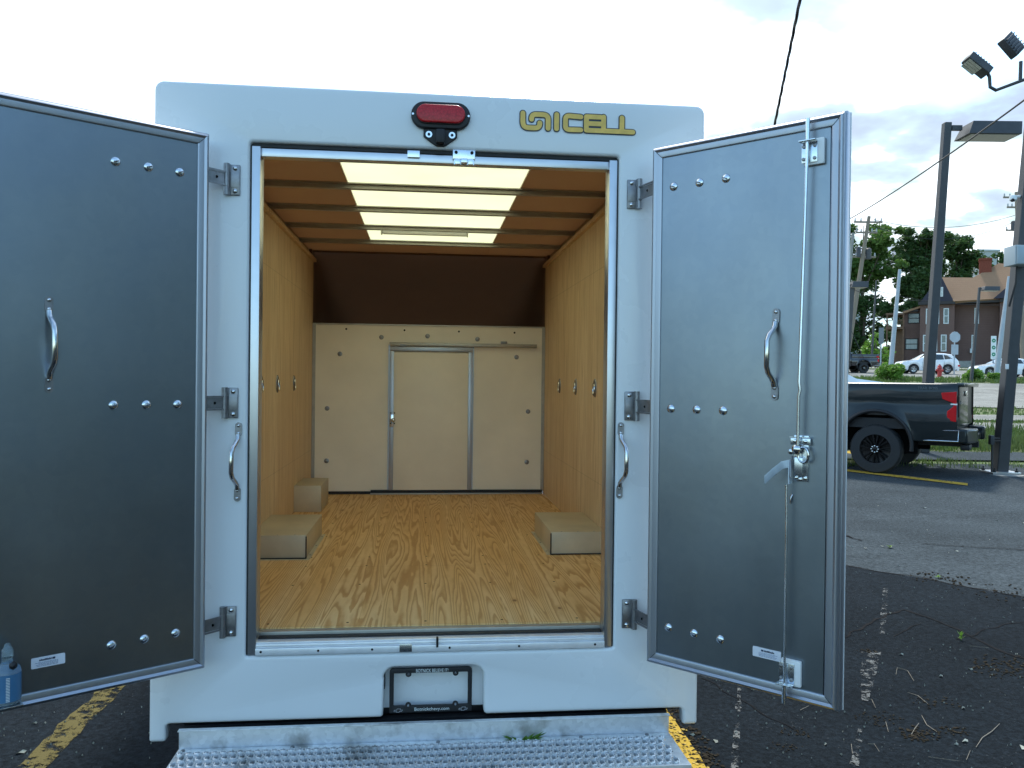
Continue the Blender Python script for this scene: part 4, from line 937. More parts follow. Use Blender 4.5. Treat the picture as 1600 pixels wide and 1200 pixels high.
def pickup(loc, rz, label, mat, name, detail, front_x):
    """heading -x; origin under the rear axle, left-hand (driver) side is -y"""
    e = empty(name, loc, rz, label, 'pickup truck', 'parked pickup trucks'); wr = .42; hw = 1.0; XR = 1.24; WB = -4.05
    wheels = [(0, wr+.08), (WB, wr+.08)]; AR = .56
    def side(z):   # bodyside section
        return [(.55, .955), (.70, .985), (.95, 1.0), (1.12, .985), (1.20, .962), (1.34, .972), (1.48, .965), (1.54, .93)], 0
    tab = side(0)[0]
    def sy(z):
        if z <= tab[0][0]: return tab[0][1]
        for (z0, y0), (z1, y1) in zip(tab, tab[1:]):
            if z <= z1: return y0+(y1-y0)*(z-z0)/(z1-z0)
        return tab[-1][1]
    # bed sides
    def panel(x0, x1, name_, parent, zt=1.54):
        xs = set(round(x0+(x1-x0)*i/40, 3) for i in range(41))
        for wx, _ in wheels:
            for k in range(25): xs.add(round(wx+AR*cos(pi*k/24), 4))
        xs = sorted(x for x in xs if x0 <= x <= x1); b = B()
        for sg in (-1, 1):
            rows = []
            for x in xs:
                z0 = arch(x, wheels, .60 if x < .75 else .60+(x-.75)*.33, AR); fl = 0
                for wx, _ in wheels:
                    d = abs(x-wx)
                    if d < AR+.15: fl = max(fl, .035*(1-max(0, d-AR)/.15))
                tp = 1-.05*max(0, (x-1.0)/.38)**2
                col = [(x, sg*(sy(z0)+fl)*tp-(sg*.10), z0)]
                for i in range(15):
                    z = z0+(zt-z0)*i/14; col.append((x, sg*(sy(z)+fl*max(0, 1-(z-z0)/.16))*tp, z))
                col += [(x, sg*(.93-.02), zt+.012), (x, sg*(.93-.09), zt+.006), (x, sg*(.93-.09), 1.0)]
                rows.append(col)
            b.grid(rows)
        o = b.build(name_, mat, parent, 28); return o
    panel(-1.0, XR, 'bed_side', e)
    b = B(); b.box(-.97, XR-.06, -.90, .90, .78, .95); b.box(-1.0, -.94, -.90, .90, .95, 1.50); b.build('bed_floor', M_black, e)
    # arch flares
    b = B()
    for sg in (-1, 1):
        for wx in (0, WB):
            P = [(wx+AR*1.03*cos(a), sg*1.012, wr+.08+AR*1.03*sin(a)) for a in [radians(-8+196*k/28) for k in range(29)]]
            b.tube(P, .032, 8)
    b.build('wheel_arch_trim', M_black, e)
    b = B()
    for wx in (0, WB):
        for sg in (-1, 1):
            b.grid([[(wx+.60*cos(a), sg*.62, wr+.08+.60*sin(a)) , (wx+.60*cos(a), sg*.93, wr+.08+.60*sin(a))] for a in [pi*k/20 for k in range(21)]])
            b.prism([(wx+.6*cos(pi*k/20), wr+.08+.6*sin(pi*k/20)) for k in range(21)]+[(wx-.6, .35), (wx+.6, .35)], 'y', sg*.60, sg*.62)
    b.build('wheel_well', M_hole, e)
    # tailgate
    cu = rrect(-.925, .925, .84, 1.54, .05, 4)
    tg = plate([cu], .07, .015, 0); Mr = Matrix.Translation((XR-.012, 0, 0)) @ Matrix.Rotation(pi/2, 4, 'Z')
    gt = tg.build('tailgate', mat, e, 30, M=Mr)
    b = B(); b.box(XR-.03, XR+.085, -.92, .92, 1.50, 1.565, .02); b.build('spoiler_lip', mat, gt)
    b = B(); b.box(XR-.0, XR+.012, -.12, .12, 1.34, 1.43, .01); b.build('gate_handle', M_chrome, gt)
    b = text('2500', .10, 0, 0, 0, .004); b.bm.transform(Matrix.Translation((XR+.004, -.55, 1.20)) @ Matrix.Rotation(pi/2, 4, 'Z')); b.build('number_badge', M_chrome, gt)
    # lamps
    for sg in (-1, 1):
        b = B(); pts = [(XR-.24, 1.40), (XR-.016, 1.42), (XR-.016, .93), (XR-.16, .95), (XR-.15, 1.10), (XR-.06, 1.18), (XR-.07, 1.24), (XR-.22, 1.30)]
        lo = [b.bm.verts.new((x, sg*(.992 if x < XR else .965), z)) for x, z in pts]; hi = [b.bm.verts.new((x, sg*.93, z)) for x, z in pts]; b._f(lo); b._f(hi[::-1])
        for i in range(len(pts)): b._f((lo[i], hi[i], hi[(i+1) % 8], lo[(i+1) % 8]))
        tlm = b.build('tail_light', M_tail, e, 20, bevel=.008)
        B().box(XR-.10, XR-.0, sg*.993, sg*.997, 1.205, 1.228).build('reverse_lens', M_nylon, tlm)
    # bumper
    b = B(); sec = [(.56, 0), (.60, .20), (.70, .25), (.80, .24), (.84, .16), (.84, 0)]
    for sg in (-1, 1):
        b.prism([(XR-.62, .66), (XR-.52, .80), (XR-.05, .83), (XR+.02, .60), (XR-.50, .56)], 'y', sg*.90, sg*.985)
        b.prism([(sg*.30, XR-.04), (sg*.99, XR-.05), (sg*.97, XR+.16), (sg*.55, XR+.26), (sg*.42, XR+.24)][::sg], 'z', .60, .82)
    b.box(XR, XR+.17, -.42, .42, .58, .70, .01)
    bu = Matrix.Identity(4)
    # prism 'z' gives (u,v)->(x,y): swap
    bp = b.build('bumper', mat if detail else M_black, e, 25)
    return e
# (bumper corner pieces are rebuilt with right axis order below)
def fix_bumper(e, mat, XR=1.24):
    for o in [x for x in bpy.data.objects if x.parent == e and x.name.startswith('bumper')]: bpy.data.objects.remove(o)
    b = B()
    for sg in (-1, 1):
        P = [(XR-.66, sg*.93), (XR-.04, sg*.98), (XR+.14, sg*.96), (XR+.24, sg*.62), (XR+.24, sg*.42), (XR-.02, sg*.42), (XR-.04, sg*.86), (XR-.66, sg*.86)]
        b.prism(P if sg > 0 else P[::-1], 'z', .585, .815)
    b.box(XR+.0, XR+.19, -.415, .415, .60, .72)
    bp = b.build('bumper', mat, e, 25, bevel=.03)
    for sg in (-1, 1):
        q = B(); ysd = sg*.985
        pts = [(XR-.60, .63), (XR-.62, .70), (XR-.54, .78), (XR+.02, .79), (XR+.02, .615), (XR-.5, .61)]
        P3 = [(x, sg*(.935+.05*(x-(XR-.66))/.62+.008), z) for x, z in pts]; q.tube(P3+[P3[0]], .012, 6); q.build('bumper_trim', M_zinc, bp)
    B().box(XR+.06, XR+.2, -.05, .05, .47, .58).build('tow_hitch', M_black, bp)
    B().box(XR+.02, XR+.16, -.80, -.50, .46, .56, .03).build('exhaust_tip', M_black, bp)
def cab(e, mat, z_roof=1.98, x0=-4.9, x1=-1.03, wr=.42):
    # cab + bonnet by lofted stations
    wheels = [(-4.05, .50)]; st_ = []
    xs = sorted(set([round(x0+(x1-x0)*i/50, 3) for i in range(51)]+[round(-4.05+.54*cos(pi*k/20), 4) for k in range(21)]))
    def top(x):
        T_ = [(-4.9, 1.25), (-4.8, 1.38), (-3.5, 1.46), (-3.3, 1.48), (-2.65, z_roof-.04), (-2.3, z_roof), (-1.25, z_roof-.02), (-1.03, z_roof-.08)]
        for (a, v0), (c, v1) in zip(T_, T_[1:]):
            if x <= c: return v0+(v1-v0)*(x-a)/(c-a)
        return T_[-1][1]
    for x in xs:
        tp = top(x); bl = min(1.36, tp-.03); z0 = arch(x, wheels, .55, .56); f = max(0, min(1, (tp-bl)/.5)); rw = .94-.17*f; pl = 1 if x > -4.6 else .92+.08*(x+4.9)/.3
        st_.append((x, [(.95*pl, z0), (1.0*pl, z0+(bl-z0)*.5), (.99*pl, bl-.06), (.955*pl, bl), (rw*pl, bl+(tp-bl)*.88+.001), (rw*.85*pl, tp), (0, tp+.02)]))
    b = B(); loft(st_, b)
    for q in (0, -1):
        x, sec = st_[q]; b.poly([(x, y, z) for y, z in sec]+[(x, -y, z) for y, z in sec[::-1][1:]])
    bmesh.ops.remove_doubles(b.bm, verts=b.bm.verts, dist=.002)
    c_ = b.build('cab', mat, e, 35)
    for sg in (-1, 1):
        for poly in ([(-3.0, 1.42), (-2.2, 1.42), (-2.2, 1.84), (-2.62, 1.82)], [(-2.12, 1.42), (-1.30, 1.42), (-1.30, 1.80), (-2.12, 1.84)]):
            q = B(); n = 4
            def y_(z): return .955+(.77-.955)*(z-1.36)/(.62*.88)
            A_ = [q.bm.verts.new((x, sg*(y_(z)+.015), z)) for x, z in poly]; C_ = [q.bm.verts.new((x, sg*(y_(z)-.03), z)) for x, z in poly]; q._f(A_); q._f(C_[::-1])
            for i in range(n): q._f((A_[i], C_[i], C_[(i+1) % n], A_[(i+1) % n]))
            q.build('side_window', M_glass, c_, 20)
    B().box(-1.035, -1.018, -.62, .62, 1.45, 1.84, .004).build('rear_window', M_glass, c_)
    B().prism([(-4.95, .60), (-4.95, .98), (-4.80, .98), (-4.80, .60)], 'y', -.96, .96).build('front_bumper', M_black, e)
# near dark green pickup
gp = G(1386, 741); vdir = Vector((gp.x-CAM.x, gp.y-CAM.y, 0)).normalized(); perp = Vector((-vdir.y, vdir.x, 0)); fw = (perp+vdir*.20).normalized()
ph = Vector((gp.x, gp.y, gp.z))+vdir*.95-perp*.0
rz = math.atan2(-fw.y, -fw.x)
pk = pickup(ph, rz, 'dark green pickup truck with black wheels parked with its tailgate to the right', M_pick, 'parked_pickup', True, 0)
fix_bumper(pk, M_pick); cab(pk, M_pick)
for wx in (0, -4.05):
    for sg in (-1, 1): wheel(pk, wx, sg*.84, .42, .29, M_rimk, sg, 8)
b = B(); b.cyl((0, -.8, .42), (0, .8, .42), .07); b.lathe((0, 0, .42), [(.05, -.2), (.18, -.12), (.18, .12), (.05, .2)], 16, 'x'); b.box(-4.6, 1.3, -.5, -.42, .5, .62); b.box(-4.6, 1.3, .42, .5, .5, .62); b.build('chassis', M_black, pk)
b = text('TRAIL BOSS', .058, .80, 1.455, -.985, .003); o = b.build('side_badge', M_badge, pk)
# distant navy pickup
gq = G(1350, 583); e2 = pickup(Vector((gq.x, gq.y, gq.z))+FH*1, LZ, 'navy pickup truck parked far off in front of the trees', M_navy, 'parked_pickup', False, 0)
fix_bumper(e2, M_navy); cab(e2, M_navy)
for wx in (0, -4.05):
    for sg in (-1, 1): wheel(e2, wx, sg*.84, .42, .29, M_rimk, sg, 6, tread=False)
# white car beyond the dark pickup, mostly hidden
gw = CAM+FH*27+RH*((1300-800)/F*27)
small_car((gw.x-.55*RH.x, gw.y-.55*RH.y, T(27)), LZ+pi, 'white SUV with its bonnet showing just beyond the dark pickup bed', 'car', 'parked_suv', M_wcar, 4.6, 1.69, 0, suv_spec, suv_glass, .36, M_rim, 'parked white SUVs')

# ================================================================== THE TRUCK
TR = empty('box_truck', (0, 0, 0), 0, 'white box truck seen from behind with both rear doors wide open', 'truck')
# --- rear shell
outer = [(-1.015, .378), (-.962, .378)]+[(-.957, .383), (-.957, .425)]+[(-.945, .438), (-.93, .441)]
outer = rrect(-1.015, 1.015, .378, 2.755, (.006, .006, .05, .05))
# custom outline with legs and plate notch
def arcp(cx_, cz_, r, a0, a1, n=6): return [(cx_+r*cos(radians(a0+(a1-a0)*k/n)), cz_+r*sin(radians(a0+(a1-a0)*k/n))) for k in range(n+1)]
zb = .442
outer = (arcp(-1.005, .388, .01, 180, 270, 3)+arcp(-.967, .388, .01, 270, 360, 3)+arcp(-.942, zb-.015, .015, 180, 90, 4)
         + arcp(-.195, zb+.012, .012, 270, 350, 3)+[(-.181, .585)]+arcp(-.141, .585+.0, .042, 180, 90, 6)+arcp(.147, .585, .042, 90, 0, 6)+[(.19, zb+.03)]+arcp(.205, zb+.015, .015, 190, 270, 3)
         + arcp(.942, zb-.015, .015, 90, 0, 4)+arcp(.967, .388, .01, 180, 270, 3)+arcp(1.005, .388, .01, 270, 360, 3)+arcp(.981, 2.721, .034, 0, 90, 6)+arcp(-.981, 2.721, .034, 90, 180, 6))
hole = rrect(-.680, .682, .680, 2.548, (.008, .008, .012, .012), 3)[::-1]
b = plate([outer, hole], .06, .012, 0)
# side walls, roof and nose of the body (thin shells behind the rear face)
b.box(-1.013, -.985, .061, 3.9, .46, 2.70); b.box(.985, 1.013, .061, 3.9, .46, 2.70)
for x0, x1, y0, y1 in ((-1.0, -.97, .061, 3.75), (.97, 1.0, .061, 3.75), (-.969, .969, 3.68, 3.75), (-.969, .969, .061, .09)): b.box(x0, x1, y0, y1, 2.728, 2.752)
b.build('cargo_body', M_white, TR, 35)
# plate recess: white pocket back
b = B(); b.box(-.20, .21, .062, .075, .455, .66); b.build('plate_recess', M_white, TR)
b = B(); b.box(-.9, .9, .02, .058, .36, .428); b.box(-.95, .95, .10, .16, .40, .60); b.build('rear_sill_beam', M_black, TR)
# over-cab nose (attic)
b = B()
rows = []
for i in range(13):
    a = i/12*pi/2; y = 3.66+1.35*sin(a); z = 2.13+(.585)*cos(a); rows.append([(x, 3.66+1.35*sin(a)*max(.02, 1-abs(x/.952)**5)**.5, 2.13+.585*cos(a)) for x in [.95*sin(pi/2*(-1+2*j/40)) for j in range(41)]])
b.grid(rows); b.grid([[(-.94, 3.66, 2.72), (.94, 3.66, 2.72)], [(-.94, 3.70, 2.70), (.94, 3.70, 2.70)]])
for sg in (-1, 1):
    V = [(sg*.946, 3.60, 2.05), (sg*.946, 3.60, 2.73), (sg*.946, 3.9, 2.73), (sg*.946, 5.01, 2.05)]
    b.poly(V)
for sg in (-1, 1): b.box(min(sg*.9445, sg*.985), max(sg*.9445, sg*.985), 3.60, 3.76, 2.58, 2.735)  # corner blocks added to stop light leaking in beside the cornice
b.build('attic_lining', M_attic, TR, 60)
b = B()
for sg in (-1, 1):
    # curved corner ribs blending side and front
    rows = []
    for i in range(11):
        a = i/10*pi/2; rows.append([(sg*(.94-.22*sin(a)*(1-cos(c*pi/2))-.0), 3.66+1.32*c, 2.13+.57*cos(a)*(1-.35*c)) for c in [j/10 for j in range(11)]])
    b.grid(rows)
b.bm.free()
b = B(); rows = []
for i in range(9):
    a = i/8*pi/2; rows.append([(x, 3.80+1.30*sin(a), 1.95+.80*cos(a)) for x in (-1.01, -.5, 0, .5, 1.01)])
b.grid(rows); b.box(-.98, .98, 3.72, 5.05, 2.05, 2.10)
for sg in (-1, 1): b.poly([(sg*1.009, 3.80, 1.95)]+[(sg*1.009, 3.80+1.30*sin(i/8*pi/2), 1.95+.80*cos(i/8*pi/2)) for i in range(9)])
b.build('body_nose', M_nose, TR, 60)
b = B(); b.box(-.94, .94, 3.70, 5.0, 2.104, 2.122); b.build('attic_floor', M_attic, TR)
# --- opening frame
b = B()
JD = .045
for sg, xo in ((-1, -.674), (1, .676)):
    xi = xo-sg*.030
    b.box(min(xo, xi), max(xo, xi), .006, JD+.03, .684, 2.534, .002)
b.build('door_jamb', M_alub, TR)
b = B(); b.box(-.6435, .6455, .016, .06, 2.500, 2.530, .002); b.build('header_channel', M_alub, TR)
b = B(); b.box(-.679, .681, .020, .058, 2.5345, 2.547); b.box(-.679, -.6745, .010, .058, .684, 2.538); b.box(.6765, .681, .010, .058, .684, 2.538); b.build('weather_seal', M_black, TR)
b = B(); b.box(-.645, .647, -.004, .02, .684, .708, .002); b.box(-.645, .647, .003, .03, .7085, .722, .003); b.box(-.645, .647, .010, .045, .7225, .728, .001)
sill = b.build('threshold', M_sill, TR)
b = B(); b.box(-.645, .647, .046, .075, .70, .7335); b.box(.010, .018, -.006, .012, .700, .735); b.build('rubber_strip', M_black, sill)
b = B()
for x in (-.625, -.42, -.225, .06, .32, .61): b.lathe((x, -.004, .697), [(.0045, 0), (.003, -.002)], 10, 'y')
b.build('rivet', M_hole, sill)
b = B(); b.box(-.125, -.080, -.008, -.0045, .686, .716, .001); b.build('striker_plate', M_zinc, sill)
b = B(); b.box(-.66, .66, .076, .11, .725, .7455, .001); b.build('floor_edge_angle', M_beam, TR)
# header latch fittings
b = B(); b.box(-.115, -.070, .004, .0115, 2.515, 2.540, .001); b.box(.052, .135, -.002, .0105, 2.513, 2.548, .002); b.box(.060, .080, -.012, .0, 2.492, 2.513, .002); b.box(.108, .128, -.012, .0, 2.492, 2.513, .002); b.box(.082, .106, -.022, -.003, 2.495, 2.512, .003); b.box(.056, .131, .0, .010, 2.494, 2.512)
o = b.build('latch_keeper', M_zinc, TR)
b = B()
for x, z in ((.064, 2.538), (.123, 2.538)): b.lathe((x, -.002, z), [(.006, 0), (.006, -.003)], 10, 'y')
b.build('bolt_hole', M_hole, o)
# --- interior
b = B(); b.box(-.944, .944, .111, 3.70, .70, .75); fl_ = b.build('floor', M_floor, TR)
b = B()
for yy in (.16, .75, 1.13, 1.33, 1.9, 2.35, 2.55, 3.1, 3.6):
    for xx in (-.62, -.32, -.02, .28, .58): b.lathe((xx+.01*sin(yy*31), yy, .7502), [(.0055, 0), (.005, .0004)], 8)
b.build('screw', M_hole, fl_)
for sg in (-1, 1):
    B().box(sg*.944 if sg > 0 else -.965, .965 if sg > 0 else -.944, .10, 3.70, .752, 2.62).build('wall_lining', M_wall, TR)
    B().box(sg*.920 if sg > 0 else -.944-.0, .944 if sg > 0 else -.920, .10, 3.70, 2.621, 2.645).build('cornice_strip', M_wall, TR)
    B().box(min(sg*.70, sg*.965), max(sg*.70, sg*.965), .075, .099, .71, 2.70).build('rear_corner_lining', M_brownroof, TR)
b = B(); b.box(-.98, .98, .10, 3.70, 2.62+.05, 2.70) if False else None
for x0, x1, y0, y1 in ((-.985, -.4535, .062, 3.68), (.4535, .985, .062, 3.68), (-.453, .453, 3.14, 3.68), (-.453, .453, .062, .12)): b.box(x0, x1, y0, y1, 2.712, 2.722)
for sg in (-1, 1): b.box(min(sg*.966, sg*.984), max(sg*.966, sg*.984), .062, 3.7, 2.6, 2.71)
b.box(-.70, .70, .061, .075, 2.55, 2.71)
b.build('ceiling_lining', M_brownroof, TR)
B().box(-.4545, .4545, .09, 3.20, 2.7235, 2.7265).build('skylight', M_sky, TR, 0)
for y in (.72, 1.32, 1.90, 2.50, 3.10):
    bb = B(); bb.box(-.965, .965, y-.016, y+.016, 2.684, 2.690); bb.box(-.965, .965, y-.019, y-.0165, 2.684, 2.7105); bb.box(-.965, .965, y+.0165, y+.019, 2.684, 2.7105); bb.box(-.965, .965, y+.0195, y+.045, 2.7045, 2.7105); bb.box(-.965, .965, y-.045, y-.0195, 2.7045, 2.7105); bb.build('roof_beam', M_beam, TR, 30)
b = B(); b.box(-.335, .228, 2.486, 2.516, 2.657, 2.6835, .008); il = b.build('interior_light', M_nylon, TR)
b = B(); b.box(-.345, -.3355, 2.484, 2.518, 2.655, 2.6835); b.box(.2285, .238, 2.484, 2.518, 2.655, 2.6835); b.build('end_cap', M_beam, il)
# tie rings
for sg, ys in ((-1, (1.60, 2.11, 2.75)), (1, (1.64, 2.255, 2.90))):
    for y in ys:
        cc = []
        b = B(); ring = []
        for (r_, dx) in ((.055, 0), (.052, .006), (.046, .008), (.040, .001), (.012, -.004)):
            ring.append([(sg*(.944-dx), y+r_*.62*cos(a), 1.652+r_*1.0*sin(a)) for a in [2*pi*k/28 for k in range(29)]])
        b.grid(ring); cup = b.build('tie_down_cup', M_steel, TR, 50)
        b = B(); b.tube([(sg*.934, y+.019*cos(a), 1.645+.035*sin(a)) for a in [2*pi*k/20 for k in range(21)]], .0045, 8); b.build('ring', M_chrome, cup)
# wheel boxes
for x0, x1, y0, y1, zt in ((-.943, -.648, 1.30, 1.96, .873), (.645, .943, 1.33, 1.99, .873), (-.943, -.757, 2.80, 3.25, .935)):
    wb = B().box(x0, x1, y0, y1, .7515, zt, .002).build('wheel_box', M_boxg, TR)
    xs_ = x1 if x0 < 0 else x0
    if zt < .9:
        B().box(xs_-.003, xs_+.003, y0-.004, y0+.003, .752, zt-.006).build('corner_seam', M_black, wb)
        B().box(x0, x1, y0-.006, y0-.0005, .7515, .757).build('base_seal', M_black, wb)
        fx0, fx1 = (xs_+.001, xs_+.022) if x0 < 0 else (xs_-.022, xs_-.001)
        B().box(fx0, fx1, y0, y1, .7508, .7535).build('base_flange', M_boxg, wb)
        q = B()
        for yy in (y0+.08, y0+.32, y1-.08): q.lathe(((fx0+fx1)/2, yy, .7535), [(.005, 0), (.0045, .002)], 8)
        for xx in (x0+.06, (x0+x1)/2, x1-.06): q.lathe((xx, y0+.012, zt), [(.004, 0), (.0035, .0012)], 8)
        q.build('screw', M_steel, wb)
        B().box(x0 if x0 < 0 else x0-.02, x1+.02 if x0 < 0 else x1, y0-.03, y1, .7505, .7512).build('sealant_smear', simple('pale_sealant', (.62, .55, .40), .8, 0, .3, 30), wb) if not bpy.data.materials.get('pale_sealant') else None
# bulkhead
y = 3.68
b = plate([[(-.943, .775), (.943, .775), (.943, 2.120), (-.943, 2.120)]], .02, 0, y); bk = b.build('bulkhead', M_cream, TR)
b = B(); b.box(-.943, .943, y-.012, y+.02, 2.1205, 2.130); b.box(-.943, -.918, y-.010, y-.0005, .775, 2.119); b.box(.918, .943, y-.010, y-.0005, .775, 2.119); b.build('edge_trim', M_beam, bk)
b = B(); b.box(-.47, .93, y-.03, y-.005, .7515, .762); b.build('door_track', M_beam, bk)
b = B(); b.box(-.47, .93, y-.022, y-.002, .7625, .786); b.box(-.93, -.472, y-.004, y+.01, .752, .774); b.build('rubber_seal', M_black, bk)
sdj = B(); X0, X1, Z0, Z1 = -.325, .345, .787, 1.948
dr = B().box(X0+.03, X1-.03, y-.022, y-.004, Z0, Z1-.04, .002).build('sliding_door', M_cream, bk)
b = B(); b.box(X0, X0+.034, y-.034, y-.0225+.0, Z0, Z1-.0345, .002); b.box(X1-.034, X1, y-.034, y-.0225, Z0, Z1-.0345, .002); b.box(X0, X1, y-.036, y-.0225, Z1-.034, Z1, .003); b.box(X0-.012, X0-.001, y-.014, y-.001, Z0, Z1+.02); b.box(X1+.001, X1+.010, y-.014, y-.001, Z0, Z1+.02)
o = b.build('door_frame', M_alu, bk)
b = B(); b.box(X0-.005, .872, y-.045, y-.005, 1.956, 1.984, .003); b.build('door_rail', M_beam, bk)
b = B(); b.box(.575, .625, y-.03, y-.004, 1.985, 2.005, .002); b.box(-.245, -.2, y-.05, y-.046, 1.958, 1.966); b.build('rail_clip', M_steel, bk)
b = B(); b.box(X0+.004, X0+.034, y-.040, y-.0345, 1.30, 1.40, .001); b.lathe((X0+.032, y-.041, 1.355), [(.017, 0), (.017, -.012), (.01, -.02), (.004, -.021)], 16, 'y'); b.build('door_lock', M_chrome, bk)
b = B()
for dx in (.012, .042):
    for z in (1.328, 1.412): b.lathe((X0+dx, y-.041, z), [(.006, 0), (.006, -.002)], 10, 'y')
for x, z in ((-.677, 2.086), (-.211, 2.084), (.231, 2.081), (.689, 2.079)): b.lathe((x, y-.001, z), [(.008, 0), (.008, -.002)], 10, 'y')
b.build('bolt_hole', M_hole, bk)
for x, z in ((-.396, 2.024), (-.024, 2.04), (.384, 2.021), (-.726, 1.884), (-.823, 1.444), (-.824, 1.021), (.708, 1.878), (.809, 1.43), (.803, 1.012)):
    b = B(); b.lathe((x, y, z), [(.019, 0), (.019, -.002), (.010, -.004), (.010, -.008), (.003, -.009)], 18, 'y'); b.build('washer_bolt', M_steel, bk)

# --- brake light above the door
b = plate([rrect(-.103, .115, 2.618, 2.716, .049, 10)], .022, .005, -.022); bl = b.build('brake_light', M_black, TR, 35)
b = plate([rrect(-.083, .095, 2.636, 2.702, .033, 10)], .016, .005, -.037); b.build('lens', M_red, bl, 35)
b = plate([rrect(-.085, .097, 2.633, 2.705, .0355, 10), rrect(-.079, .091, 2.638, 2.699, .030, 10)[::-1]], .006, 0, -.0285); b.build('bezel', M_rubber, bl)
b = B()
for x in (-.096, .108): b.lathe((x, -.022, 2.667), [(.005, 0), (.004, -.003)], 12, 'y')
b.build('screw', M_chrome, bl)
cu = [(-.057, 2.624), (.067, 2.624), (.067, 2.590), (.058, 2.582), (.030, 2.562), (.018, 2.556), (-.008, 2.556), (-.020, 2.562), (-.048, 2.582), (-.057, 2.590)]
b = plate([cu], .010, .002, -.011); b.box(-.012, .022, -.045, -.0112, 2.560, 2.612, .008); b.build('bracket', M_black, bl)
for x in (-.037, .048):
    b = B(); b.lathe((x, -.0115, 2.597), [(.013, 0), (.012, -.003), (.006, -.003)], 16, 'y'); b.build('washer', M_zinc, bl)
    B().lathe((x, -.015, 2.597), [(.006, 0), (.005, -.004)], 6, 'y').build('bolt_head', M_rubber, bl)

# --- gold logo lettering
LX = lambda u: .2985+(u-95)*(.7455-.2985)/(1555-95)
LZf = lambda v: 2.7045-(v-105)*.000296
def stroke_path(pts, r, n=8):
    """closed outline of a thick polyline with round ends and joins"""
    polys = []
    for (a, c) in zip(pts, pts[1:]):
        d = (Vector(c)-Vector(a)); L_ = d.length; an = math.atan2(d.y, d.x); P = []
        for k in range(n+1): t_ = an+pi/2+pi*k/n; P.append((a[0]+r*cos(t_), a[1]+r*sin(t_)))
        for k in range(n+1): t_ = an-pi/2+pi*k/n; P.append((c[0]+r*cos(t_), c[1]+r*sin(t_)))
        polys.append(P)
    return polys
def bez(p0, p1, p2, n=5): return [((1-t)**2*p0[0]+2*t*(1-t)*p1[0]+t*t*p2[0], (1-t)**2*p0[1]+2*t*(1-t)*p1[1]+t*t*p2[1]) for t in [k/n for k in range(1, n+1)]]
paths = [
    [(138, 140), (138, 245)]+bez((138, 245), (138, 322), (205, 322))+[(285, 322)]+bez((285, 322), (347, 322), (347, 262))+[(347, 255)],
    [(245, 215)]+bez((245, 205), (245, 150), (305, 150))+[(385, 150)]+bez((385, 150), (450, 150), (450, 210))+[(450, 320)],
    [(555, 140), (555, 320)],
    [(855, 157), (715, 150)]+bez((715, 150), (665, 150), (665, 195))+[(665, 280)]+bez((665, 280), (665, 325), (715, 325))+[(855, 322)],
    [(925, 150), (925, 322)], [(925, 150), (1100, 150)], [(925, 236), (1100, 236)], [(925, 322), (1120, 322)],
    [(1140, 145), (1140, 322)], [(1140, 322), (1510, 322)], [(1372, 145), (1372, 322)]]
gold = B(); dark = B(); pale = B(); zz = 0
def addpoly(b_, P, y): b_.poly([(LX(u), y, LZf(v)) for u, v in P][::-1])
for pth in paths:
    for i, (rad, bb_, y0) in enumerate(((30, gold, -.0040), (43, dark, -.0022), (52, pale, -.0006))):
        if i == 2: continue
        for P in stroke_path(pth, rad): zz += 1; addpoly(bb_, P, y0-.000012*(zz % 90))
lg = dark.build('logo_lettering', M_goldk, TR, 0, recalc=False); gold.build('gold_face', M_gold, lg, 0, recalc=False)

# --- licence plate frame
px0, px1, pz0, pz1 = -.161, .146, .452, .618
fr_o = rrect(px0, px1, pz0, pz1, (.002, .002, .014, .014), 5); fr_i = rrect(px0+.016, px1-.016, pz0+.026, pz1-.018, .003, 3)[::-1]
b = plate([fr_o, fr_i], .012, .002, .012)
pf = b.build('licence_plate_frame', M_black, TR, 35); pf['label'] = 'black licence plate frame without a plate'
b = B()
for x in (px0+.070, px1-.062):
    for z in (pz1-.020, pz0+.030): b.lathe((x, .0115, z), [(.011, .002), (.011, -.003)], 16, 'y')
b.build('screw_boss', M_black, pf)
b = B()
for x in (px0+.070, px1-.062):
    for z in (pz1-.020, pz0+.030): b.lathe((x, .0083, z), [(.0055, 0), (.004, -.003)], 12, 'y')
b.build('screw', M_zinc, pf)
mxp = (px0+px1)/2+.004
text('BOTNICK BELIEVE IT!', .0178, mxp, pz1-.0155, .0112, .0010, sx=.72).build('top_lettering', M_signw, pf)
text('Botnickchevy.com', .0175, mxp, pz0+.0075, .0112, .0010, sx=1.02).build('bottom_lettering', M_signw, pf)
b = B()
for x in (px0+.034, px1-.032):
    Pq = []
    for sc2 in (1,):
        hwid, hh, sk = .0155, .0055, .004
        P = [(x-hwid, pz0+.012), (x-.006, pz0+.012), (x-.005, pz0+.0165), (x+.008, pz0+.0165), (x+.006, pz0+.012), (x+hwid, pz0+.012), (x+hwid-.004, pz0+.007), (x+.004, pz0+.007), (x+.003, pz0+.004), (x-.008, pz0+.004), (x-.006, pz0+.007), (x-hwid-.001, pz0+.007)]
        b.tube([(u, .0110, v) for u, v in P]+[(P[0][0], .0110, P[0][1])], .0008, 5)
b.build('emblem', M_silver, pf)
b = B(); b.box(-.1815, -.178, .02, .055, .54, .60); b.build('recess_slot', M_black, pf)

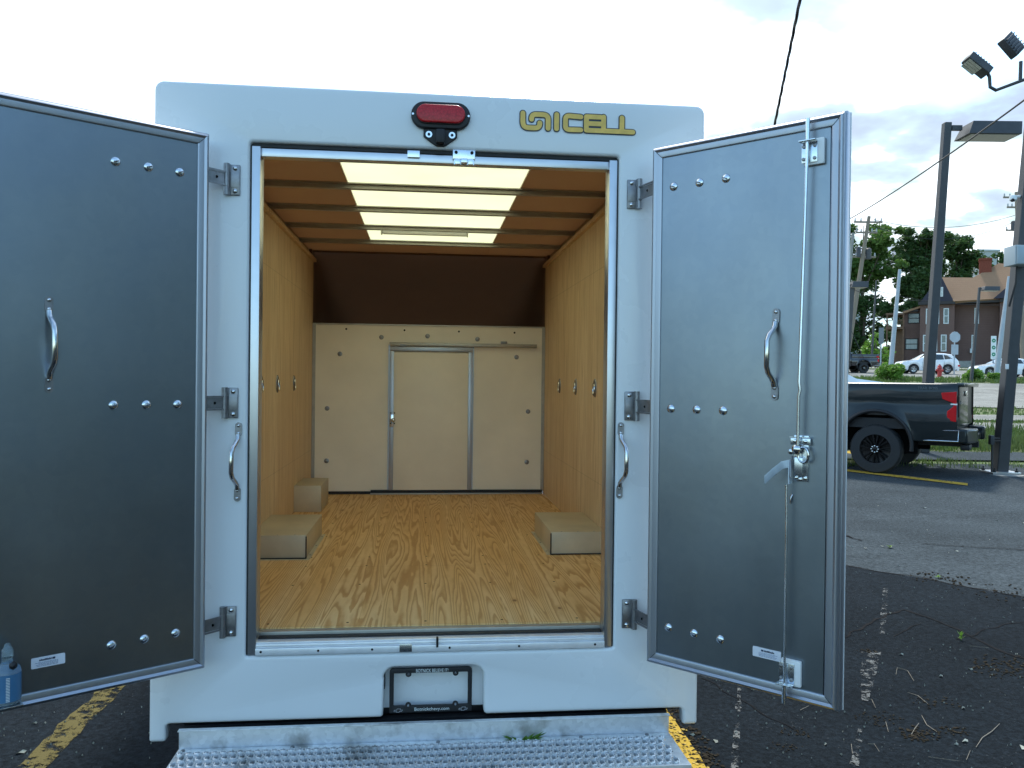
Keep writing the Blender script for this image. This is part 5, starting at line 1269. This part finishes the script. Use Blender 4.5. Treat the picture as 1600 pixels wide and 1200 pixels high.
# --- grab handles beside the doorway
def grab(par, p_top, p_bot, out_, side, mat=M_chrome, nm='grab_handle', r_=.0085):
    """rod handle; out_ = stand-off direction, side = vector along which the grip is offset"""
    p_top = Vector(p_top); p_bot = Vector(p_bot); d = (p_bot-p_top).normalized(); o_ = Vector(out_).normalized(); s_ = Vector(side)
    a = p_top+d*.060; z = p_bot-d*.060; b = B()
    b.tube([p_top+d*.045+o_*.008, a+o_*.012, a+d*.012+o_*.022+s_*.3, a+d*.03+o_*.045+s_*.8, a+d*.05+o_*.055+s_, z-d*.05+o_*.055+s_, z-d*.03+o_*.045+s_*.8, z-d*.012+o_*.022+s_*.3, z+o_*.012, p_bot-d*.045+o_*.008], r_, 12)
    h_ = b.build(nm, mat, par, 50)
    tb = B(); sb = B(); wv_ = d.cross(o_).normalized()
    for c0 in (p_top, p_bot):
        sg = 1 if c0 is p_top else -1
        for k in range(1):
            A_ = []; 
            cen = c0+d*sg*.026
            ring = [(cen+d*(.026*cos(a_)*(1 if abs(cos(a_)) > 0 else 1))+wv_*(.012*sin(a_))) for a_ in [2*pi*i/24 for i in range(24)]]
            # stadium outline
            ring = []
            for i in range(24):
                a_ = 2*pi*i/24; ring.append(cen+d*(.014*(1 if cos(a_) >= 0 else -1)+.012*cos(a_))+wv_*(.012*sin(a_)))
            lo = [tb.bm.verts.new(q) for q in ring]; hi = [tb.bm.verts.new(q+o_*.004) for q in ring]; tb._f(hi); tb._f(lo[::-1])
            for i in range(24): tb._f((lo[i], lo[(i+1) % 24], hi[(i+1) % 24], hi[i]))
            for q in (-.014, .014):
                c1 = cen+d*q; sb.tube([c1+o_*.004, c1+o_*.007, c1+o_*.009], [.0065, .0058, .002], 10)
    q_ = h_ if par == TR else par
    tb.build('mount_tab', M_steel, q_, 40); sb.build('rivet', M_chrome, q_, 50)
    return h_
grab(TR, (-.710, -.001, 1.532), (-.713, -.001, 1.245), (0, -1, 0), (-.012, 0, 0))
grab(TR, (.700, -.001, 1.540), (.697, -.001, 1.250), (0, -1, 0), (.012, 0, 0))

# --- doors
def door(side, label):
    """local frame: hinge edge at origin, +X along the door, -Y faces the viewer, Z up; mirrored for the left door"""
    sg = 1 if side == 'right' else -1
    if sg > 0: h = Vector((.772, -.148, 0)); u = Vector((.47, -.49, 0)).normalized()
    else: h = Vector((-.798, -.100, 0)); u = Vector((-.512, -.353, 0)).normalized()
    # viewer-facing normal
    n = Vector((u.y, -u.x, 0)) if sg > 0 else Vector((-u.y, u.x, 0))
    if n.y > 0: n = -n
    Mx = Matrix(((u.x, -n.x, 0), (u.y, -n.y, 0), (0, 0, 1))).to_4x4(); Mx.translation = h
    # columns: local x->u, local y->-n, local z->z
    Mx = Matrix(((u.x, -n.x, 0, h.x), (u.y, -n.y, 0, h.y), (0, 0, 1, 0), (0, 0, 0, 1)))
    Wd, z0, z1 = .678, .680, 2.538
    def fin(b, name, mat, par, smooth=40, **k): return b.build(name, mat, par, smooth, M=Mx, **k)
    b = B(); b.box(-.003, Wd+.005, .0095, .040, z0-.006, z1+.006, .003)
    dd = fin(b, 'rear_door', M_alu, TR); bq = B(); bq.box(-.004, Wd+.006, .0405, .045, z0-.008, z1+.008, .001); fin(bq, 'outer_skin', M_white, dd); dd['label'] = label
    b = B(); b.box(.038, Wd-.044, .002, .0095, z0+.036, z1-.036); fin(b, 'inner_skin', M_galv, dd, 0)
    # extruded trim with a rounded lip, mitred at the corners
    prof = [(0, .009), (0, -.001), (.004, -.007), (.011, -.010), (.016, -.007), (.020, -.0045), (.040, -.0045), (.0445, -.002), (.0445, .003)]
    x0_, x1_ = 0, Wd
    ins = lambda d: [(x0_+d, z0+d), (x1_-d, z0+d), (x1_-d, z1-d), (x0_+d, z1-d)]
    b = B()
    for k in range(4):
        rows = []
        for dd_, yy in prof:
            c = ins(dd_*(.86 if True else 1)); p, q = c[k], c[(k+1) % 4]; rows.append([(p[0], yy, p[1]), (q[0], yy, q[1])])
        b.grid(rows)
    fin(b, 'edge_trim', M_alu, dd, 35)
    b = B()
    for (cx_, cz_, dx, dz) in ((0, z0, 1, 1), (Wd, z0, -1, 1), (Wd, z1, -1, -1), (0, z1, 1, -1)):
        b.tube([(cx_+dx*.002, -.0046, cz_+dz*.002), (cx_+dx*.037, -.0052, cz_+dz*.037)], .0009, 5); 
    fin(b, 'mitre_joint', M_black, dd)
    # carriage bolts
    bx_ = (.084, .185, .284) if sg > 0 else (.098, .200, .302)
    for z in (2.391, 1.600, .818):
        for x in bx_:
            b = B(); b.lathe((x, .002, z), [(.0155, 0), (.0148, -.0025), (.0115, -.005), (.006, -.0066), (.0008, -.007)], 20, 'y'); fin(b, 'carriage_bolt', M_zinc, dd, 60)
            if True:
                b = B(); b.tube([(x-.0085, -.0062, z+.002), (x+.007, -.0062, z-.003)], .0022, 6); o = fin(b, 'bolt_slot', M_steel, dd)
    # handle
    hx = .465 if sg > 0 else .489
    hp = B()
    def Lp(x, y, z): return Mx @ Vector((x, y, z))
    gh = grab(dd, Lp(hx+.002, .001, 1.940), Lp(hx, .001, 1.640), n, Vector(u)*(-.006), M_chrome if sg > 0 else M_chrome, 'grab_handle', .0088)
    # sticker
    sx0, sx1 = (.402, .498) if sg > 0 else (.438, .532)
    b = plate([rrect(sx0, sx1, .790, .823, .003, 3)], .001, 0, .0002); st_ = fin(b, 'sticker', M_sticker, dd)
    # text runs with reading direction left-to-right for the viewer
    def tx(body, size, xc, z, mat, nm, sx=1):
        t_ = text(body, size, 0, 0, 0, .0004, sx=sx); 
        if sg < 0: t_.bm.transform(Matrix.Diagonal((-1, 1, 1, 1)))
        t_.bm.transform(Matrix.Translation((xc, -.0006, z))); fin(t_, nm, mat, dd, 0)
    xc = (sx0+sx1)/2+.003
    b = B(); b.box(xc-.022, xc-.014, -.0008, .0, .811, .817); fin(b, 'printed_mark', M_ink, dd, 0)
    b = B(); rt = random.Random(5)
    for i in range(14):
        xx = xc-.012+i*.0025; b.box(xx, xx+.0018, -.0008, .0, .811, .811+rt.choice((.0045, .0045, .006)))
    fin(b, 'printed_heading', M_ink, dd, 0)
    b = B()
    for j in range(4):
        xx = xc-.030+.004*j*0
        while xx < xc+.030-.006*(j % 2):
            wd_ = rt.uniform(.003, .008); b.box(xx, xx+wd_, -.0008, .0, .8055-j*.0036, .8072-j*.0036); xx += wd_+.0014
    fin(b, 'fine_print', M_inkl, dd, 0)
    if sg > 0:
        # vertical lock rod, bent at the middle
        yy = -.030
        b = B(); b.tube([(.570, yy, 2.512), (.573, yy, 2.44), (.557, yy, 1.700), (.560, yy, 1.675), (.556, yy, 1.655), (.5555, yy, 1.500)], .0052, 8); b.tube([(.520, yy, 1.372), (.522, yy, 1.30), (.5225, yy, .692)], .0042, 8)
        fin(b, 'lock_rod', M_zinc, dd)
        # nylon blocks and rod guides
        for (zc, flip, nx) in ((2.428, 1, .012), (.768, -1, .0)):
            b = B(); gx = .574 if flip > 0 else .5225; b.box(gx-.020, gx+.046, -.014, .0015, zc-.042, zc+.042, .006); nb_ = fin(b, 'rod_guide_block', M_nylon, dd)
            gx = .574 if flip > 0 else .5225
            b = B(); b.box(gx-.024, gx+.026, -.0175, -.0145, zc-.034, zc+.030, .001); b.box(gx-.026, gx+.027, -.042, -.0178, zc+(.030 if flip > 0 else -.038), zc+(.034 if flip > 0 else -.034), .001); gp_ = fin(b, 'guide_bracket', M_zinc, dd)
            b = B()
            for dx in (-.017, .018):
                for dz in (-.022, .018): b.lathe((gx+dx, -.0178, zc+dz), [(.006, 0), (.0055, -.004), (.002, -.005)], 8, 'y')
            fin(b, 'bolt_head', M_steel, dd)
        b = B(); b.tube([(.5735, yy, 2.462), (.5735, yy, 2.53)], .0075, 10); b.tube([(.5225, yy, .735), (.5225, yy, .672)], .0075, 10); fin(b, 'rod_tip', M_zinc, dd)
        # latch
        b = B(); b.box(.533, .580, -.004, .0018, 1.383, 1.530, .001); b.box(.524, .590, -.020, -.014, 1.523, 1.526); b.box(.525, .589, -.014, -.0042, 1.500, 1.522, .002)
        b.box(.542, .570, -.026, -.0042, 1.405, 1.462, .004); la = fin(b, 'latch', M_zinc, dd)
        b = B()
        ring = [(.571+.016*cos(a), -.024, 1.470+.024*sin(a)) for a in [2*pi*k/24 for k in range(25)]]; b.tube(ring, .0042, 8)
        b.lathe((.550, -.026, 1.487), [(.014, .012), (.014, -.006), (.009, -.010), (.002, -.011)], 16, 'y'); b.lathe((.532, -.015, 1.478), [(.009, .01), (.009, -.012), (.003, -.014)], 12, 'y')
        fin(b, 'cam_ring', M_chrome, dd)
        b = B()
        for x, z in ((.540, 1.512), (.574, 1.512), (.540, 1.394), (.556, 1.390), (.572, 1.394)): b.lathe((x, -.0145 if z > 1.5 else -.0042, z), [(.0062, 0), (.0058, -.005), (.002, -.006)], 8, 'y')
        fin(b, 'bolt_head', M_chrome, dd)
        # lever handle sticking out towards the viewer
        b = B(); P = [Vector((.527, -.026, 1.440)), Vector((.507, -.040, 1.434)), Vector((.487, -.062, 1.412)), Vector((.468, -.080, 1.388))]
        rows = []
        for i, p in enumerate(P):
            w2 = .0125
            rows.append([p+Vector((-.0, -.0, w2)), p+Vector((.003, .006, w2)), p+Vector((.003, .006, -w2)), p+Vector((0, 0, -w2)), p+Vector((-.0, -.0, w2))])
        b.grid(rows); b.box(.5255, .529, -.030, -.006, 1.375, 1.452); fin(b, 'latch_lever', M_lever, dd, 40)
        b = B(); b.tube([(.532, -.012, 1.462), (.530, -.022, 1.448), (.533, -.026, 1.396)], .0035, 8); fin(b, 'link_pin', M_steel, dd)
        b = B(); b.tube([(.527, .001, 1.338), (.5235, -.004, 1.327), (.5225, .001, 1.308)], .0045, 8, flat=.4); fin(b, 'keeper_tab', M_zinc, dd)
    return dd, Mx, u, n
dR = door('right', 'right-hand rear door with lock rod and lever latch, galvanised inside')
dL = door('left', 'left-hand rear door, plain galvanised inside, with a clear plastic bottle at its lower corner')

# hinges
for sg in (-1, 1):
    Mx = dR[1] if sg > 0 else dL[1]
    hx = {-1: -.745, 1: .741}[sg]
    for z in (2.405, 1.602, .812):
        x_in = hx+sg*-.018 if False else hx
        b = B(); xa, xb = sorted((sg*.712, sg*.748)); b.box(xa, xb, -.010, -.0005, z-.055, z+.055, .004)
        b.box(xa+.002, xb-.002, -.0125, -.0102, z-.029, z+.029, .001)
        hg = b.build('hinge', M_steel, TR, 35)
        bx_ = sg*.757
        b = B(); b.tube([(bx_, -.018, z-.056), (bx_, -.018, z-.026)], .0105, 14); b.tube([(bx_, -.018, z+.026), (bx_, -.018, z+.056)], .0105, 14); b.tube([(bx_, -.018, z-.0255), (bx_, -.018, z+.0255)], .0112, 14)
        b.box(min(sg*.745, bx_), max(sg*.745, bx_), -.016, -.006, z-.055, z-.027); b.box(min(sg*.745, bx_), max(sg*.745, bx_), -.016, -.006, z+.027, z+.055)
        b.build('knuckle', M_steel, hg, 40)
        # strap running to the outer skin of the door
        e_ = Mx @ Vector((-.006, .028, 0)); e2_ = Mx @ Vector((.10, .049, 0)); b = B()
        a0 = Vector((bx_, -.018, z))
        for (zz0, zz1, off) in ((-.020, .020, 0), (.0205, .026, .006), (-.026, -.0205, .006)):
            p0 = a0; p1 = Vector((e_.x, e_.y, z)); p2 = Vector((e2_.x, e2_.y, z)); rows = []
            d_ = (p1-p0).normalized(); nn_ = Vector((-d_.y, d_.x, 0)); nn_ = nn_ if nn_.y < 0 else -nn_
            for p in (p0, p1, p2):
                q = p+nn_*off
                rows.append([q+nn_*.0025+Vector((0, 0, zz0)), q+nn_*.0025+Vector((0, 0, zz1)), q-nn_*.0025+Vector((0, 0, zz1)), q-nn_*.0025+Vector((0, 0, zz0)), q+nn_*.0025+Vector((0, 0, zz0))])
            b.grid(rows)
        b.build('strap', M_steel, hg, 30)
        b = B()
        for dz in (-.041, .041):
            b.lathe((sg*.729, -.010, z+dz), [(.0085, 0), (.008, -.004), (.003, -.007)], 12, 'y')
        b.build('hinge_bolt', M_chrome, hg, 50)
        pp = a0.lerp(Vector((e_.x, e_.y, z)), .5); b = B(); b.lathe((pp.x, pp.y-.004, z), [(.005, 0), (.005, -.003)], 10, 'y'); b.build('grease_hole', M_hole, hg)

# clear bottle fixed at the left door's lower outer corner
MxL = dL[1]; bo = MxL @ Vector((.604, -.055, .722)); be = empty('plastic_bottle', bo, 0, 'clear plastic bottle with blue label at the lower outer corner of the left door', 'bottle')
B().lathe((0, 0, 0), [(.030, 0), (.036, .006), (.036, .098), (.032, .108), (.015, .120), (.013, .134), (.014, .136)], 28).build('bottle_body', M_clear, be, 40)
lb = B().lathe((0, 0, 0), [(.0366, .012), (.0368, .014), (.0368, .090), (.0366, .092)], 28).build('bottle_label', M_blue, be, 60)
b = B()
for k in range(16):
    a = radians(-62); z = .016+k*.0045; c = (.0375*cos(a), .0375*sin(a)); b.box(-.005, .005, -.0004, .0004, -.001, .001, M=Matrix.Translation((c[0], c[1], z)) @ Matrix.Rotation(a+pi/2, 4, 'Z'))
b.build('barcode_lines', M_signw, lb)
B().lathe((.026, -.02, .118), [(.002, -.012), (.010, -.006), (.011, 0), (.010, .006), (.002, .012)], 14).build('nozzle', M_black, be, 60)
B().lathe((0, 0, .136), [(.014, 0), (.015, .004), (.015, .022), (.010, .030), (.007, .04), (.003, .042)], 20).build('pump_top', M_clear, be, 50)
b = B(); b.box(-.036, .036, -.038, .050, -.006, -.0005, .001); b.build('holder_shelf', M_zinc, be, M=Matrix.Rotation(math.atan2(dL[2].y, dL[2].x)+pi, 4, 'Z'))

# --- step bumper with punched grip tread
b = B(); xL, xR = -.899, .890
b.box(xL, xR, -.040, -.036, .352, .426, .001); b.box(xL, xR, -.058, -.0405, .4215, .426, .0015)
b.box(xL, xR, -.075, -.0405, .3505, .3545, .001)
b.box(xL, xL+.004, -.305, -.041, .300, .354); b.box(xR-.004, xR, -.305, -.041, .300, .354)
b.box(xL, xR, -.309, -.299, .290, .3575, .002)
stp = b.build('step_bumper', M_step, TR, 30)
b = B(); pit_x = .0292; pit_y = .0485; ny = 5; nx = int((xR-xL-.012)/pit_x); x_st = xL+.006
def cell(b, cx_, cy_, hy_, ry):
    hx_ = pit_x/2; zt = .3535; N = 12
    def sq(a):
        c_, s_ = cos(a), sin(a); k_ = 1/max(abs(c_), abs(s_)); return cx_+hx_*c_*k_, cy_+hy_*s_*k_
    prev = [b.bm.verts.new((*sq(2*pi*k/N), zt)) for k in range(N)]
    for rx, rye, zz_ in ((.0128, ry+.0045, zt+.0004), (.0112, ry+.003, zt+.0065), (.0088, ry+.001, zt+.0085), (.0074, ry, zt+.004), (.0072, ry, zt-.006)):
        rg = []
        for k in range(N):
            a = 2*pi*k/N; tooth = .0035 if (k % 3 == 0 and zz_ > zt+.006) else 0
            rg.append(b.bm.verts.new((cx_+rx*cos(a)*(1-.25*sin(a)), cy_+rye*sin(a), zz_+tooth)))
        for k in range(N): b._f((prev[k], prev[(k+1) % N], rg[(k+1) % N], rg[k]))
        prev = rg
y_ = -.0755
for j in range(ny):
    hy_ = .014 if j == 0 else pit_y/2; ry = .0075 if j == 0 else .0175
    sh = pit_x/2 if j % 2 else 0
    n_ = nx-(1 if j % 2 else 0)
    for i in range(n_): cell(b, x_st+pit_x*(i+.5)+sh, y_-hy_, hy_, ry)
    for xa, xb in ((xL, x_st+sh), (x_st+pit_x*n_+sh, xR)): b.poly([(xa, y_, .3535), (xb, y_, .3535), (xb, y_-2*hy_, .3535), (xa, y_-2*hy_, .3535)])
    y_ -= 2*hy_
b.build('grip_tread', M_step, stp, 30); stp.location.z = .015
B().box(-.88, .87, -.295, -.062, .305, .312).build('tread_dark_backing', M_hole, stp)  # unseen black sheet added so the tread holes read dark
B().box(-.80, .80, -.03, .02, .24, .35).build('step_mount', M_black, stp)
for x in (-.88, -.50, .02, .55, .80): B().lathe((x, -.058, .3546), [(.008, 0), (.007, .004), (.002, .006)], 10).build('step_bolt', M_steel, stp)

# --- undercarriage and cab (mostly hidden by the open doors)
b = B()
for sg in (-1, 1): b.box(sg*.42-.04, sg*.42+.04, .165, 5.6, .42, .60)
for y in (.6, 1.4, 2.4, 3.3): b.box(-.95, .95, y, y+.08, .605, .695)
b.build('chassis', M_black, TR)
for y, xs_ in ((1.75, (-.86, -.62, .62, .86)), (5.3, (-.86, .86))):
    for x in xs_:
        q = B(); q.lathe((x, y, .37), [(.22, -.10), (.30, -.11), (.36, -.09), (.37, -.05), (.37, .05), (.36, .09), (.30, .11), (.22, .10)], 36, 'x'); w_ = q.build('wheel', M_tyre, TR, 40)
        B().lathe((x, y, .37), [(.21, -.08), (.06, -.04), (.06, .04), (.21, .08)], 24, 'x').build('rim', M_signw, w_)
b = B(); b.prism([(3.95, .45), (6.9, .45), (6.95, .95), (6.0, 1.22), (5.45, 1.95), (5.2, 2.03), (3.95, 2.03)], 'x', -.95, .95)
cb_ = b.build('cab', M_white, TR, 30, bevel=.05)
for sg in (-1, 1):
    B().prism([(4.25, 1.2), (5.75, 1.2), (5.35, 1.88), (4.25, 1.88)], 'x', sg*.952, sg*.962).build('side_window', M_glass, cb_)
B().grid([[(-.8, 6.02, 1.28), (.8, 6.02, 1.28)], [(-.72, 5.56, 1.90), (.72, 5.56, 1.90)]]).build('windscreen', M_glass, cb_)

# weed growing up behind the step
rw = random.Random(11); wx, wy = .33, -.052; we = empty('weed', (wx, wy, .30), 0, 'small green weed growing up through the step bumper', 'plant')
b = B(); s_ = B()
for k in range(26):
    a = rw.uniform(0, 2*pi); L_ = rw.uniform(.03, .085); th = rw.uniform(.2, .5); dx = cos(a)*L_*1.1; dy = -abs(sin(a))*L_*.35; zt = .055+rw.uniform(.005, .035); p = Vector((dx*.35, dy*.3, .05)); q = Vector((dx, dy, zt+.01)); sd_ = Vector((-sin(a), cos(a), 0))*.006
    b.poly([p, p.lerp(q, .5)+sd_+Vector((0, 0, .008)), q, p.lerp(q, .5)-sd_+Vector((0, 0, .008))]); s_.tube([(0, 0, -.3), (dx*.1, dy*.1, 0), p], [.002, .002, .001], 4)
b.build('leaves', M_bush, we, 0, recalc=False); s_.build('stem', M_bush, we)
for (px, py, sz, lb) in ((1502, 1001, .05, 'tiny upright weed growing out of the crack in the dark asphalt'), (1390, 856, .07, 'low pale green weed patch on the grey lot, nearest the open door'), (1466, 903, .06, 'small weed in the long crack between dark and grey asphalt')):
    g = G(px, py); we = empty('weed', g, 0, lb, 'plant', 'weeds in the lot cracks'); b = B(); s_ = B()
    for k in range(16):
        a = rw.uniform(0, 2*pi); L_ = sz*rw.uniform(.3, .9); h_ = sz*rw.uniform(.3, 1.3)*(1 if px == 1502 else .35); p = Vector((0, 0, h_*.4)); q = Vector((cos(a)*L_*.7, sin(a)*L_*.7, h_)); sd_ = Vector((-sin(a), cos(a), 0))*sz*.12
        b.poly([p, p.lerp(q, .5)+sd_, q, p.lerp(q, .5)-sd_]); s_.tube([(0, 0, -.01), p], [.0015, .001], 4)
    b.build('leaves', M_bush, we, 0, recalc=False); s_.build('stem', M_bush, we)
print('objects', len(bpy.data.objects))
